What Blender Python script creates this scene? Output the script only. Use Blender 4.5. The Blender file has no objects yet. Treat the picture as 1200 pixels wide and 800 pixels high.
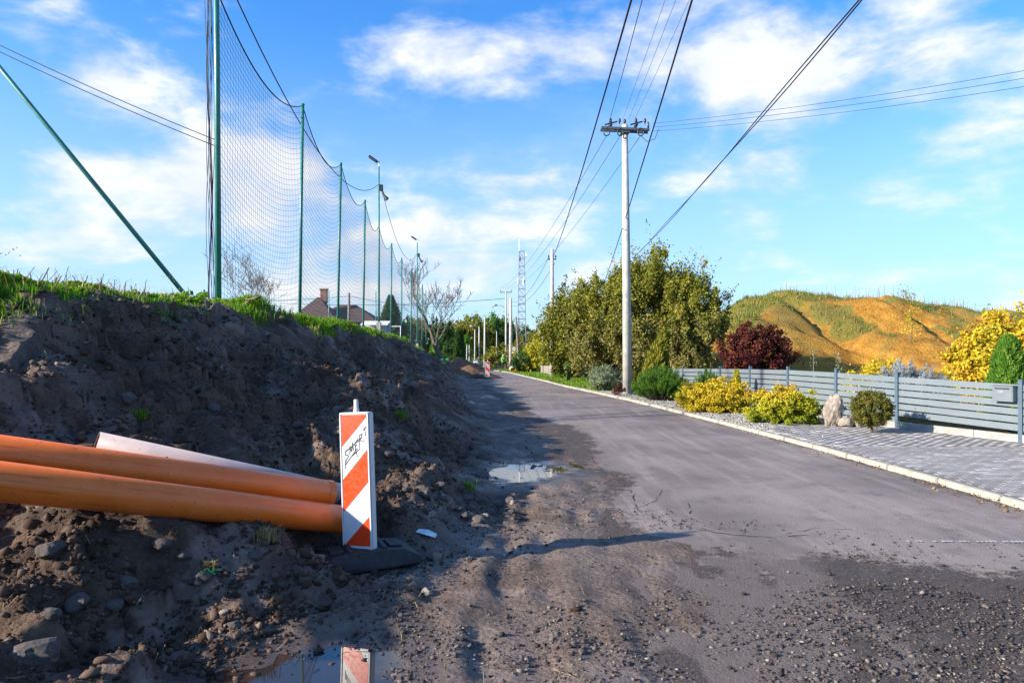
import bpy, bmesh, math, random
import numpy as np
from mathutils import Vector, Matrix
R = math.radians
rng = np.random.default_rng(7)
random.seed(7)
scene = bpy.context.scene
C = scene.collection

# ------------------------------------------------------------------ camera
CAM_H, FPX, HOR = 1.52, 800.0, 415.0
cam_d = bpy.data.cameras.new('camera')
cam = bpy.data.objects.new('camera', cam_d)
C.objects.link(cam)
cam.location = (0, 0, CAM_H)
cam.rotation_euler = (R(90), 0, 0)
cam_d.sensor_width = 36.0
cam_d.lens = 24.0
cam_d.shift_y = (HOR - 400.0) / 1200.0
cam_d.clip_start = 0.05
cam_d.clip_end = 6000
scene.camera = cam

# ------------------------------------------------------------------ light
SUN_TO = Vector((-0.93, -0.365, 0)).normalized()
SUN_EL = R(22.5)
sun_vec = Vector((SUN_TO.x * math.cos(SUN_EL), SUN_TO.y * math.cos(SUN_EL), math.sin(SUN_EL)))
sd = bpy.data.lights.new('sun', 'SUN')
sd.energy = 3.8
sd.angle = R(0.9)
sd.color = (1.0, 0.90, 0.76)
so = bpy.data.objects.new('sun', sd)
C.objects.link(so)
so.location = (-30, -15, 30)
so.rotation_euler = (-sun_vec).to_track_quat('-Z', 'Y').to_euler()
scene.view_settings.view_transform = 'Standard'
scene.view_settings.look = 'None'
scene.view_settings.exposure = 1.60
scene.view_settings.gamma = 1.0
scene.view_settings.use_curve_mapping = False
scene.cycles.max_bounces = 6
scene.cycles.transparent_max_bounces = 6
scene.cycles.caustics_reflective = False
scene.cycles.caustics_refractive = False


class NT:
    """tiny node-tree helper"""
    def __init__(self, tree):
        self.t = tree
        tree.nodes.clear()

    def n(self, typ, **kw):
        nd = self.t.nodes.new(typ)
        ins = kw.pop('ins', {})
        for k, v in kw.items():
            setattr(nd, k, v)
        for k, v in ins.items():
            self.set(nd, k, v)
        return nd

    def set(self, nd, k, v):
        s = nd.inputs[k]
        if isinstance(v, bpy.types.NodeSocket):
            self.t.links.new(v, s)
        elif isinstance(v, bpy.types.Node):
            self.t.links.new(v.outputs[0], s)
        else:
            if isinstance(v, (tuple, list)) and len(v) == 3 and s.type == 'RGBA':
                v = (*v, 1)
            s.default_value = v

    def math(self, op, a, b=0.0, c=None, clamp=False):
        nd = self.n('ShaderNodeMath', operation=op, use_clamp=clamp)
        self.set(nd, 0, a)
        self.set(nd, 1, b)
        if c is not None:
            self.set(nd, 2, c)
        return nd.outputs[0]

    def vmath(self, op, a, b=None, scale=None):
        nd = self.n('ShaderNodeVectorMath', operation=op)
        self.set(nd, 0, a)
        if b is not None:
            self.set(nd, 1, b)
        if scale is not None:
            self.set(nd, 'Scale', scale)
        return nd

    def noise(self, vec, scale, detail=4, rough=0.55, dist=0.0, w=None):
        nd = self.n('ShaderNodeTexNoise')
        if vec is not None:
            self.set(nd, 'Vector', vec)
        self.set(nd, 'Scale', scale)
        self.set(nd, 'Detail', detail)
        self.set(nd, 'Roughness', rough)
        self.set(nd, 'Distortion', dist)
        return nd.outputs['Fac']

    def ramp(self, fac, stops, interp='LINEAR'):
        nd = self.n('ShaderNodeValToRGB')
        cr = nd.color_ramp
        cr.interpolation = interp
        while len(cr.elements) < len(stops):
            cr.elements.new(0.5)
        for e, (p, c) in zip(cr.elements, stops):
            e.position = p
            if not isinstance(c, (tuple, list)):
                c = (c, c, c)
            e.color = (*c[:3], 1)
        self.set(nd, 'Fac', fac)
        return nd.outputs['Color']

    def mix(self, fac, a, b, blend='MIX'):
        nd = self.n('ShaderNodeMix', data_type='RGBA', blend_type=blend)
        self.set(nd, 0, fac)
        self.set(nd, 6, a)
        self.set(nd, 7, b)
        return nd.outputs[2]

    def maprange(self, v, a, b, c=0.0, d=1.0, smooth=True):
        nd = self.n('ShaderNodeMapRange', interpolation_type='SMOOTHSTEP' if smooth else 'LINEAR')
        self.set(nd, 0, v)
        for i, q in enumerate((a, b, c, d)):
            nd.inputs[i + 1].default_value = q
        return nd.outputs[0]


# ------------------------------------------------------------------ world: sky with clouds
w = bpy.data.worlds.new('World')
scene.world = w
w.use_nodes = True
T = NT(w.node_tree)
sky = T.n('ShaderNodeTexSky', sky_type='NISHITA')
sky.sun_disc = False
sky.sun_elevation = SUN_EL
sky.sun_rotation = math.atan2(sun_vec.x, sun_vec.y) % (2 * math.pi)
sky.air_density = 1.0
sky.dust_density = 0.6
sky.ozone_density = 2.2
tc = T.n('ShaderNodeTexCoord')
dirv = tc.outputs['Generated']
sep = T.n('ShaderNodeSeparateXYZ', ins={0: dirv})
den = T.math('ADD', T.math('MAXIMUM', sep.outputs['Z'], 0.0), 0.10)
px_ = T.math('DIVIDE', sep.outputs['X'], den)
py_ = T.math('DIVIDE', sep.outputs['Y'], den)
pl = T.n('ShaderNodeCombineXYZ', ins={0: px_, 1: py_, 2: 0.0}).outputs[0]


def dir_of(px, py):
    return Vector(((px - 600) / FPX, 1.0, (HOR - py) / FPX)).normalized()


# soft bodies of cloud (direction, angular size, strength) broken up by noise
def blob(px, py, rad, stretch=1.0):
    d = dir_of(px, py)
    df = T.vmath('SUBTRACT', dirv, tuple(d)).outputs[0]
    df = T.vmath('MULTIPLY', df, (1.0, 1.0, stretch)).outputs[0]
    ln = T.vmath('LENGTH', df).outputs['Value']
    return T.maprange(ln, 0.0, rad, 1.0, 0.0)


n_big = T.noise(pl, 0.55, 6, 0.58, 0.25)
n_wisp = T.noise(T.vmath('MULTIPLY', T.vmath('ADD', pl, (3.1, 1.7, 0.0)).outputs[0], (0.75, 1.4, 1)).outputs[0], 1.5, 7, 0.62, 0.6)
n_puff = T.noise(T.vmath('MULTIPLY', dirv, (6.0, 6.0, 12.5)).outputs[0], 1.0, 8, 0.55, 0.15)
bsum = None
for a in [(300, 205, .15, 1.3, 1.25), (190, 235, .18, 2.0, .72), (95, 75, .17, 2.2, .72), (60, 285, .22, 2.6, .7), (60, 190, .14, 2.6, .55),
          (620, 225, .17, 2.0, .62), (520, 290, .30, 2.4, .55), (610, 50, .26, 3.0, .55), (490, 55, .13, 2.4, .42),
          (800, 75, .36, 1.8, .52), (1060, 90, .46, 1.8, .60), (320, 75, .09, .8, .3), (420, 320, .30, 2.6, .45),
          (1130, 330, .30, 3.5, .30), (880, 230, .22, 2.4, .36), (690, 330, .30, 3.0, .45), (150, 150, .14, 2.2, .35)]:
    b = T.math('MULTIPLY', blob(*a[:4]), a[4])
    bsum = b if bsum is None else T.math('ADD', bsum, b)
detail = T.math('ADD', T.math('MULTIPLY', n_puff, 0.76), T.math('MULTIPLY', n_wisp, 0.24))
body = T.math('ADD', T.math('MULTIPLY', T.math('MINIMUM', bsum, 1.2), 0.62), T.math('MULTIPLY', T.math('SUBTRACT', detail, 0.5), 2.5))
# the same kind of broken cloud all round the dome
around = T.math('ADD', T.math('MULTIPLY', T.math('SUBTRACT', n_big, 0.5), 1.3), T.math('MULTIPLY', T.math('SUBTRACT', detail, 0.5), 0.9))
dens = T.math('ADD', T.maprange(body, 0.08, 0.70), T.math('MULTIPLY', T.maprange(around, -0.05, 0.4), 0.55), clamp=True)
haze_h = T.maprange(sep.outputs['Z'], 0.0, 0.46, 0.72, 0.0)
dens = T.math('MAXIMUM', T.math('MULTIPLY', dens, 0.92), 0.0)
skyc = T.mix(1.0, sky.outputs[0], (0.28, 0.70, 1.12), 'MULTIPLY')
skyc = T.mix(haze_h, skyc, (2.45, 2.95, 3.5))
shade = T.mix(T.maprange(n_puff, 0.35, 0.75), (2.8, 3.0, 3.4), (4.0, 4.0, 4.05))
skyc = T.mix(dens, skyc, shade)
bg = T.n('ShaderNodeBackground', ins={'Color': skyc, 'Strength': 0.097})
T.n('ShaderNodeOutputWorld', ins={'Surface': bg})

# ------------------------------------------------------------------ numeric noise
def _hash(ix, iy, seed):
    h = (ix.astype(np.int64) * 374761393 + iy.astype(np.int64) * 668265263 + seed * 974634777) & 0xFFFFFFFF
    h = ((h ^ (h >> 13)) * 1274126177) & 0xFFFFFFFF
    h = ((h ^ (h >> 16)) * 2246822519) & 0xFFFFFFFF
    return ((h ^ (h >> 15)) & 0xFFFFFF) / float(0x1000000)


def vnoise(x, y, seed=0):
    ix, iy = np.floor(x), np.floor(y)
    fx, fy = x - ix, y - iy
    u, v = fx * fx * fx * (fx * (fx * 6 - 15) + 10), fy * fy * fy * (fy * (fy * 6 - 15) + 10)
    a, b = _hash(ix, iy, seed), _hash(ix + 1, iy, seed)
    c, d = _hash(ix, iy + 1, seed), _hash(ix + 1, iy + 1, seed)
    return (a + (b - a) * u + (c - a) * v + (a - b - c + d) * u * v) * 2 - 1


def fbm(x, y, scale, octv=4, seed=0, gain=0.5):
    s, a, f = 0, 1.0, 1.0 / scale
    for k in range(octv):
        s = s + a * vnoise(x * f + 13.7 * k, y * f - 7.3 * k, seed + k)
        a *= gain
        f *= 2.03
    return s


def clods(x, y, cell, seed=0, keep=0.7):
    """rounded lumps of earth, one per cell"""
    gx = x / cell + .45 * vnoise(x * 2.6 / cell, y * 2.6 / cell, seed + 7)
    gy = y / cell + .45 * vnoise(x * 2.6 / cell + 31, y * 2.6 / cell, seed + 8)
    ix, iy = np.floor(gx), np.floor(gy)
    best = np.zeros_like(x)
    for dx in (-1, 0, 1):
        for dy in (-1, 0, 1):
            cx, cy = ix + dx, iy + dy
            hx, hy = _hash(cx, cy, seed), _hash(cx, cy, seed + 1)
            r = 0.22 + 0.42 * _hash(cx, cy, seed + 2) ** 2
            on = _hash(cx, cy, seed + 3) < keep
            d2 = (gx - cx - hx) ** 2 + (gy - cy - hy) ** 2
            best = np.maximum(best, np.where(on, np.sqrt(np.maximum(r * r - d2, 0)), 0))
    return best * cell


def sstep(a, b, x):
    t = np.clip((x - a) / (b - a), 0, 1)
    return t * t * (3 - 2 * t)


# ------------------------------------------------------------------ layout curves
_ty = np.linspace(-30, 320, 1401)
_kx = np.interp(_ty, [-30, -10, 3, 6.7, 10.6, 16.7, 23, 32, 43, 60, 80, 100, 125, 160, 320],
                [4.6, 5.0, 5.05, 5.02, 4.9, 4.4, 3.72, 2.45, 1.35, -0.2, -2.8, -6.6, -13, -26, -120])
_kern = np.exp(-np.linspace(-2, 2, 33) ** 2)
_kern /= _kern.sum()
_kx = np.convolve(np.pad(_kx, 16, mode='edge'), _kern, 'valid')


def K(y):
    return np.interp(y, _ty, _kx)          # kerb line


def G(y):
    return np.interp(y, [0, 38, 60, 85, 120, 400], [0, 0, -0.12, -0.35, -0.55, -0.9])    # the road falls away gently


def toe(y):
    return np.interp(y, [-4, 2, 3.3, 4.2, 5.4, 8, 17, 40, 60, 90], [-7.2, -6.8, -6.45, -6.0, -5.7, -5.5, -5.45, -4.85, -4.9, -5.2])


def crest(y):
    return np.interp(y, [-4, 3, 6.5, 13, 20, 32, 45, 60, 80], [-9.5, -9.6, -9.85, -10.2, -10.1, -9.0, -8.6, -8.3, -8.2])


def ctop(y):
    return np.interp(y, [-4, 1, 3, 4.6, 6.4, 9, 13, 20, 30, 45, 58, 68, 85, 120], [.25, .35, .75, 1.45, 2.0, 2.12, 2.20, 2.26, 2.26, 2.22, 2.0, 1.4, .45, .2])


def at(px, py, d):
    return Vector(((px - 600) / FPX * d, d, CAM_H + (HOR - py) / FPX * d))


PUDDLES = [(0.17, 8.95, 0.52, 0.62, 0.012), (-0.86, 3.12, 0.42, 0.34, 0.012)]
PIPES = [((-1.20, 5.02, 0.30), (-2.63, 3.5, 0.870), 0.102), ((-1.36, 5.1, 0.475), (-2.81, 3.75, 0.975), 0.102), ((-1.36, 5.32, 0.44), (-2.68, 4.4, 0.945), 0.078)]


def earth_h(x, y, fine=True):
    s = x - K(y)
    st, sc = toe(y), crest(y)
    wob = fbm(x, y, 3.0, 3, 11) * 0.35
    t = (st + wob * 0.5 - s) / (st - sc)
    tc_ = np.clip(t, 0, 1)
    p = np.where(tc_ < 1, tc_ ** 0.92, 1.0)
    top = ctop(y)
    onbank = sstep(0.02, 0.25, t) * (1 - 0.85 * sstep(0.86, 1.02, t))
    # bite marks of the digger: rounded scoops running down the bank
    ph = y * 1.05 + 0.9 * fbm(x, y, 2.4, 2, 31)
    scoop = (np.abs(np.sin(ph)) - 0.6) * 0.20
    z = top * p + onbank * (0.26 * fbm(x, y, 1.9, 3, 5) + scoop * sstep(30, 12, y))
    # a bench half way up and a steeper top edge
    z = z + onbank * 0.16 * np.sin(t * 9.5 + 1.6 * fbm(x, y, 2.2, 2, 77)) * sstep(0.15, 0.4, t)
    tooth = sstep(.1, .4, fbm(x, y, 1.6, 2, 151)) * sstep(14, 8, y)
    z = z + onbank * tooth * .022 * np.sin((y * .9 - x * .35 + .12 * fbm(x, y, .9, 2, 153)) * 46.0)
    z = z + onbank * .13 * (np.floor(z * 2.6 + .9 * fbm(x, y, 1.3, 4, 157)) - (z * 2.6 + .9 * fbm(x, y, 1.3, 4, 157)) + .5)
    z = np.where(t > 1, np.maximum(z, top - .15), z)
    # loose shoulder
    sh = sstep(-3.55, -4.5, s + 0.30 * fbm(x, y, 1.3, 5, 21, .6))
    ruts = 0.014 * np.sin((s + 0.18 * fbm(x, y, 2.5, 2, 8)) * 8.0) * sstep(-5.6, -5.2, s) + 0.02 * np.sin((s + .1 * fbm(x, y, 4, 2, 9)) * 21.0) * fbm(x, y, .9, 2, 19) * sstep(-5.7, -5.2, s)
    base = -0.018 + 0.04 * sh + (ruts + 0.018 * fbm(x, y, .7, 3, 3)) * sh
    rise = sstep(0.55, -0.25, s - st) * 0.10
    rise = rise * sstep(-1.0, -.2, t + .9)
    z = z + base + rise
    rough = np.clip(sstep(-0.3, 0.12, t), 0, 1) * (1 - 0.93 * sstep(0.84, 0.97, t))
    if fine:
        m = sstep(-0.35, 0.25, fbm(x, y, 1.1, 3, 55)) * 0.8 + 0.2
        f1, f2 = sstep(26, 9, y), sstep(16, 7, y)
        far = sstep(34, 8, y) * 0.8 + .2
        z = z + rough * (0.30 * clods(x, y, 0.55, 99, .35) * m + 0.45 * clods(x, y, 0.26, 101, .4) * m * (.3 + .7 * f1) + 0.55 * clods(x, y, 0.12, 111, .5) * m * f1 + 0.5 * clods(x, y, 0.055, 121, .6) * (.3 + .7 * m) * f2 + .05 * f1 * fbm(x, y, .22, 4, 65, .62) * m)
        z = z + (0.15 + .85 * rough) * far * (0.035 * fbm(x, y, 0.33, 4, 63, .6))
        z = z + sh * (1 - rough) * 0.4 * clods(x, y, 0.05, 131, .35) * sstep(0.15, 0.6, fbm(x, y, .8, 3, 91)) * far
        dig = sstep(0.9, 0.2, np.abs(x + 1.75)) * sstep(0.8, 0.1, np.abs(y - 3.6))
        z = z - 0.10 * dig
    # level beds of the puddles
    for (cx, cy, ax, ay, lv) in PUDDLES:
        q = np.sqrt(((x - cx) / ax) ** 2 + ((y - cy) / ay) ** 2) + 0.55 * fbm(x, y, 0.5, 4, 141)
        zz = lv + 0.035 * (q - 1.0)
        zz = np.where(q < 1, np.maximum(zz, lv - .03), zz)
        k = sstep(2.0, 1.1, q)
        z = z * (1 - k) + zz * k
    # the pipes have pressed themselves in
    for (a, b, r) in PIPES:
        ax_, ay_, az_ = a
        dx, dy, dz = b[0] - a[0], b[1] - a[1], b[2] - a[2]
        L2 = dx * dx + dy * dy
        tt = ((x - ax_) * dx + (y - ay_) * dy) / L2
        tt = np.clip(tt, -0.12, 2.4)
        dd = np.hypot(x - ax_ - tt * dx, y - ay_ - tt * dy)
        lim = az_ + tt * dz - r * 0.80 + np.maximum(dd - r * 0.7, 0) * 1.3
        z = np.where(dd < 0.6, np.minimum(z, lim), z)
    # flat bed below the sign's foot
    k = sstep(0.5, 0.28, np.hypot((x + 1.06) / 1.15, y - 4.78))
    z = z * (1 - k) + 0.03 * k
    return z + G(y)


# ------------------------------------------------------------------ mesh helpers
def tag(o, label=None, cat=None, group=None, kind=None):
    if label:
        o['label'] = label
    if cat:
        o['category'] = cat
    if group:
        o['group'] = group
    if kind:
        o['kind'] = kind
    return o


def link(name, me, mat=None, parent=None):
    o = bpy.data.objects.new(name, me)
    C.objects.link(o)
    if parent is not None:
        o.parent = parent
    if mat is not None and me is not None and not me.materials:
        me.materials.append(mat)
    return o


def npmesh(name, V, F, smooth=False, attrs=None):
    V = np.asarray(V, dtype=np.float32)
    F = np.asarray(F, dtype=np.int32)
    me = bpy.data.meshes.new(name)
    me.vertices.add(len(V))
    me.vertices.foreach_set('co', V.ravel())
    k = F.shape[1]
    me.loops.add(F.size)
    me.loops.foreach_set('vertex_index', F.ravel())
    me.polygons.add(len(F))
    me.polygons.foreach_set('loop_start', np.arange(0, F.size, k, dtype=np.int32))
    if smooth:
        me.polygons.foreach_set('use_smooth', np.ones(len(F), dtype=bool))
    for an, av in (attrs or {}).items():
        at_ = me.attributes.new(an, 'FLOAT', 'POINT')
        at_.data.foreach_set('value', np.asarray(av, dtype=np.float32))
    me.update(calc_edges=True)
    me.validate()
    return me


def grid_faces(nr, nc):
    i = np.arange(nr - 1)[:, None] * nc + np.arange(nc - 1)[None, :]
    i = i.ravel()
    return np.stack([i, i + 1, i + nc + 1, i + nc], 1)


class MB:
    """collects pieces of ONE part and links them as one mesh"""
    def __init__(self):
        self.v, self.f = [], []

    def add(self, vs, fs):
        o = len(self.v)
        self.v += [tuple(p) for p in vs]
        self.f += [tuple(i + o for i in f) for f in fs]
        return self

    def box(self, c, size, rot=None):
        x, y, z = (q / 2 for q in size)
        pts = [Vector(p) for p in ((-x, -y, -z), (x, -y, -z), (x, y, -z), (-x, y, -z), (-x, -y, z), (x, -y, z), (x, y, z), (-x, y, z))]
        if rot is not None:
            pts = [rot @ p for p in pts]
        c = Vector(c)
        return self.add([p + c for p in pts], [(3, 2, 1, 0), (4, 5, 6, 7), (0, 1, 5, 4), (1, 2, 6, 5), (2, 3, 7, 6), (3, 0, 4, 7)])

    def tube(self, pts, rad, sides=8, cap=True):
        pts = [Vector(p) for p in pts]
        n = len(pts)
        if not isinstance(rad, (list, tuple)):
            rad = [rad] * n
        o = len(self.v)
        up = None
        for i, p in enumerate(pts):
            d = (pts[min(i + 1, n - 1)] - pts[max(i - 1, 0)])
            if d.length < 1e-9:
                d = Vector((0, 0, 1))
            d.normalize()
            if up is None:
                up = Vector((1, 0, 0)) if abs(d.x) < 0.8 else Vector((0, 1, 0))
            a = d.cross(up).normalized()
            up = a.cross(d).normalized()
            for k in range(sides):
                an = 2 * math.pi * k / sides
                self.v.append(tuple(p + (a * math.cos(an) + up * math.sin(an)) * rad[i]))
        for i in range(n - 1):
            for k in range(sides):
                k2 = (k + 1) % sides
                self.f.append((o + i * sides + k, o + i * sides + k2, o + (i + 1) * sides + k2, o + (i + 1) * sides + k))
        if cap:
            self.f.append(tuple(o + k for k in reversed(range(sides))))
            self.f.append(tuple(o + (n - 1) * sides + k for k in range(sides)))
        return self

    def lathe(self, prof, c=(0, 0, 0), sides=20, cap=True):
        o = len(self.v)
        for r, z in prof:
            for k in range(sides):
                an = 2 * math.pi * k / sides
                self.v.append((c[0] + r * math.cos(an), c[1] + r * math.sin(an), c[2] + z))
        for i in range(len(prof) - 1):
            for k in range(sides):
                k2 = (k + 1) % sides
                self.f.append((o + i * sides + k, o + i * sides + k2, o + (i + 1) * sides + k2, o + (i + 1) * sides + k))
        if cap:
            self.f.append(tuple(o + k for k in reversed(range(sides))))
            self.f.append(tuple(o + (len(prof) - 1) * sides + k for k in range(sides)))
        return self

    def mesh(self, name, smooth=False, bevel=0.0):
        me = bpy.data.meshes.new(name)
        me.from_pydata(self.v, [], self.f)
        if bevel > 0:
            bm = bmesh.new()
            bm.from_mesh(me)
            bmesh.ops.remove_doubles(bm, verts=bm.verts, dist=1e-6)
            bmesh.ops.bevel(bm, geom=[e for e in bm.edges if len(e.link_faces) == 2 and e.calc_face_angle(0) > 0.5], offset=bevel, segments=2, affect='EDGES', clamp_overlap=True)
            bm.to_mesh(me)
            bm.free()
        if smooth:
            me.polygons.foreach_set('use_smooth', [True] * len(me.polygons))
        me.update()
        return me

    def build(self, name, mat, parent=None, smooth=False, bevel=0.0):
        return link(name, self.mesh(name, smooth, bevel), mat, parent)


def empty(name, loc=(0, 0, 0), rz=0.0):
    o = bpy.data.objects.new(name, None)
    C.objects.link(o)
    o.empty_display_size = 0.2
    o.location = loc
    o.rotation_euler = (0, 0, rz)
    return o


def copy_tree(o, parent=None):
    c = o.copy()
    C.objects.link(c)
    c.parent = parent
    for ch in list(o.children):
        copy_tree(ch, c)
    return c


# ------------------------------------------------------------------ materials
MAT = {}


def material(name):
    m = bpy.data.materials.new(name)
    m.use_nodes = True
    MAT[name] = m
    return m, NT(m.node_tree)


def bump(T, h, strength, dist=0.02, normal=None):
    b = T.n('ShaderNodeBump', ins={'Height': h, 'Strength': strength, 'Distance': dist})
    if normal is not None:
        T.set(b, 'Normal', normal)
    return b.outputs[0]


def finish(T, color, rough, normal=None, metal=0.0, spec=0.5, **kw):
    p = T.n('ShaderNodeBsdfPrincipled')
    T.set(p, 'Base Color', color)
    T.set(p, 'Roughness', rough)
    T.set(p, 'Metallic', metal)
    T.set(p, 'Specular IOR Level', spec)
    for k, v in kw.items():
        T.set(p, k, v)
    if normal is not None:
        T.set(p, 'Normal', normal)
    T.n('ShaderNodeOutputMaterial', ins={'Surface': p})
    return p


def plain(name, col, rough=0.5, var=0.25, scale=6.0, bump_s=0.15, metal=0.0, spec=0.5, dirt=None):
    m, T = material(name)
    co = T.n('ShaderNodeTexCoord').outputs['Object']
    n1 = T.noise(co, scale, 6, 0.6)
    n2 = T.noise(co, scale * 9, 4, 0.6)
    dark = tuple(q * (1 - var) for q in col)
    lite = tuple(min(q * (1 + var * .6), 1) for q in col)
    c = T.mix(T.maprange(n1, .3, .7), dark, lite)
    if dirt:
        c = T.mix(T.math('MULTIPLY', T.maprange(T.math('ADD', T.math('MULTIPLY', n1, .6), T.math('MULTIPLY', n2, .4)), .5, .68), dirt[3]), c, dirt[:3])
    rr = T.maprange(n2, .3, .7, max(rough - .1, .02), min(rough + .12, 1))
    finish(T, c, rr, bump(T, n2, bump_s, .01), metal, spec)
    return m


def m_soil():
    m, T = material('soil')
    pos = T.n('ShaderNodeNewGeometry').outputs['Position']
    n1 = T.noise(pos, 0.9, 5, .6, .3)
    n2 = T.noise(pos, 5.0, 6, .65)
    n3 = T.noise(pos, 32.0, 5, .7)
    n4 = T.noise(pos, 140.0, 3, .7)
    vor = T.n('ShaderNodeTexVoronoi', ins={'Vector': pos, 'Scale': 26.0})
    c = T.ramp(T.math('ADD', T.math('MULTIPLY', n2, .6), T.math('MULTIPLY', n3, .4)), [(.30, (.026, .015, .010)), (.46, (.090, .053, .035)), (.62, (.175, .112, .078)), (.80, (.31, .215, .155))])
    # smooth smeared grey clay where the bucket has scraped
    clay = T.math('MULTIPLY', T.maprange(n1, .49, .62), T.maprange(n2, .36, .56))
    c = T.mix(T.math('MULTIPLY', clay, .85), c, T.mix(n3, (.145, .103, .083), (.27, .205, .172)))
    n0 = T.noise(T.vmath('MULTIPLY', pos, (.8, .8, 2.4)).outputs[0], 1.1, 5, .6, .5)
    c = T.mix(T.maprange(n0, .35, .65, .55, 0.0), c, (.020, .012, .008))
    c = T.mix(T.maprange(n0, .52, .72, 0.0, .5), c, (.17, .105, .062))
    dryf = T.n('ShaderNodeAttribute', attribute_name='dry').outputs['Fac']
    c = T.mix(T.math('MULTIPLY', dryf, T.maprange(n3, .25, .75, .45, 1.0)), c, T.mix(n2, (.12, .093, .080), (.27, .212, .185)))
    gr = T.n('ShaderNodeAttribute', attribute_name='grassy').outputs['Fac']
    c = T.mix(T.math('MULTIPLY', gr, T.maprange(n2, .3, .55)), c, T.mix(n3, (.03, .06, .012), (.10, .11, .03)))
    # pale grit
    grit = T.maprange(T.noise(pos, 210.0, 2, .5), .70, .76)
    c = T.mix(T.math('MULTIPLY', grit, .5), c, (.25, .21, .18))
    wet = T.n('ShaderNodeAttribute', attribute_name='wet').outputs['Fac']
    c = T.mix(T.math('MULTIPLY', wet, .55), c, (.012, .010, .010))
    rough = T.math('SUBTRACT', T.math('SUBTRACT', .93, T.math('MULTIPLY', clay, .30)), T.math('MULTIPLY', wet, T.maprange(n2, .35, .65, .35, .68)))
    h = T.math('ADD', T.math('ADD', T.math('MULTIPLY', n2, .5), T.math('MULTIPLY', n3, .45)), T.math('ADD', T.math('MULTIPLY', n4, .16), T.math('MULTIPLY', vor.outputs['Distance'], -.25)))
    st = T.math('SUBTRACT', T.math('SUBTRACT', 1.0, T.math('MULTIPLY', clay, .55)), T.math('MULTIPLY', wet, .8))
    b = T.n('ShaderNodeBump', ins={'Height': h, 'Distance': .055})
    T.set(b, 'Strength', st)
    finish(T, c, rough, b.outputs[0], spec=.35)
    return m


def m_asphalt():
    m, T = material('asphalt')
    pos = T.n('ShaderNodeNewGeometry').outputs['Position']
    n1 = T.noise(pos, .45, 5, .6, .4)
    n2 = T.noise(pos, 2.6, 10, .74)
    n3 = T.noise(pos, 85.0, 4, .7)
    streak = T.noise(T.vmath('MULTIPLY', pos, (5.0, .35, 1)).outputs[0], 1.0, 5, .6, .3)
    vor = T.n('ShaderNodeTexVoronoi', ins={'Vector': pos, 'Scale': 95.0})
    c = T.mix(T.maprange(n1, .3, .7), (.135, .108, .098), (.24, .196, .174))
    c = T.mix(T.math('MULTIPLY', T.maprange(streak, .45, .75), .55), c, (.33, .275, .24))
    c = T.mix(T.math('MULTIPLY', T.maprange(n2, .50, .66), .5), c, (.080, .061, .055))
    c = T.mix(T.maprange(n3, .55, .75, 0, .55), c, (.32, .28, .26))
    c = T.mix(T.maprange(n3, .42, .25, 0, .6), c, (.02, .018, .018))
    dirt = T.n('ShaderNodeAttribute', attribute_name='dirt').outputs['Fac']
    dn = T.noise(pos, 7.0, 8, .72)
    dn2 = T.noise(pos, 55.0, 4, .7)
    dm = T.maprange(T.math('ADD', dirt, T.math('ADD', T.math('MULTIPLY', T.math('SUBTRACT', dn, .5), 1.5), T.math('MULTIPLY', T.math('SUBTRACT', dn2, .5), .9))), .40, .60)
    dc = T.ramp(T.noise(pos, 46.0, 5, .7), [(.3, (.022, .017, .015)), (.52, (.062, .047, .040)), (.72, (.15, .118, .100))])
    c = T.mix(dm, c, dc)
    pale = T.n('ShaderNodeAttribute', attribute_name='mud').outputs['Fac']
    pm = T.maprange(T.math('ADD', pale, T.math('MULTIPLY', T.math('SUBTRACT', n2, .5), .8)), .35, .7)
    c = T.mix(T.math('MULTIPLY', pm, .85), c, T.mix(dn, (.095, .074, .066), (.19, .152, .134)))
    rough = T.math('SUBTRACT', .86, T.math('MULTIPLY', T.maprange(n2, .5, .7), .22))
    h = T.math('ADD', T.math('MULTIPLY', n3, .5), T.math('MULTIPLY', vor.outputs['Distance'], -.5))
    h2 = T.math('MULTIPLY', T.noise(pos, 55.0, 5, .7), T.math('MULTIPLY', dm, 2.6))
    nb = bump(T, T.math('ADD', h, h2), .75, .010)
    finish(T, c, rough, nb, spec=.4)
    return m


def leaf_mat(name, stops, rough=.5, trans=.25, attr='rnd'):
    m, T = material(name)
    rn = T.n('ShaderNodeAttribute', attribute_name=attr).outputs['Fac']
    c = T.ramp(rn, stops)
    p = T.n('ShaderNodeBsdfPrincipled', ins={'Base Color': c, 'Roughness': rough + .1, 'Specular IOR Level': .15})
    tr = T.n('ShaderNodeBsdfTranslucent', ins={'Color': T.mix(1.0, c, (1.25, 1.15, .6), 'MULTIPLY')})
    mx = T.n('ShaderNodeMixShader', ins={0: trans, 1: p, 2: tr})
    T.n('ShaderNodeOutputMaterial', ins={'Surface': mx})
    return m


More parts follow.
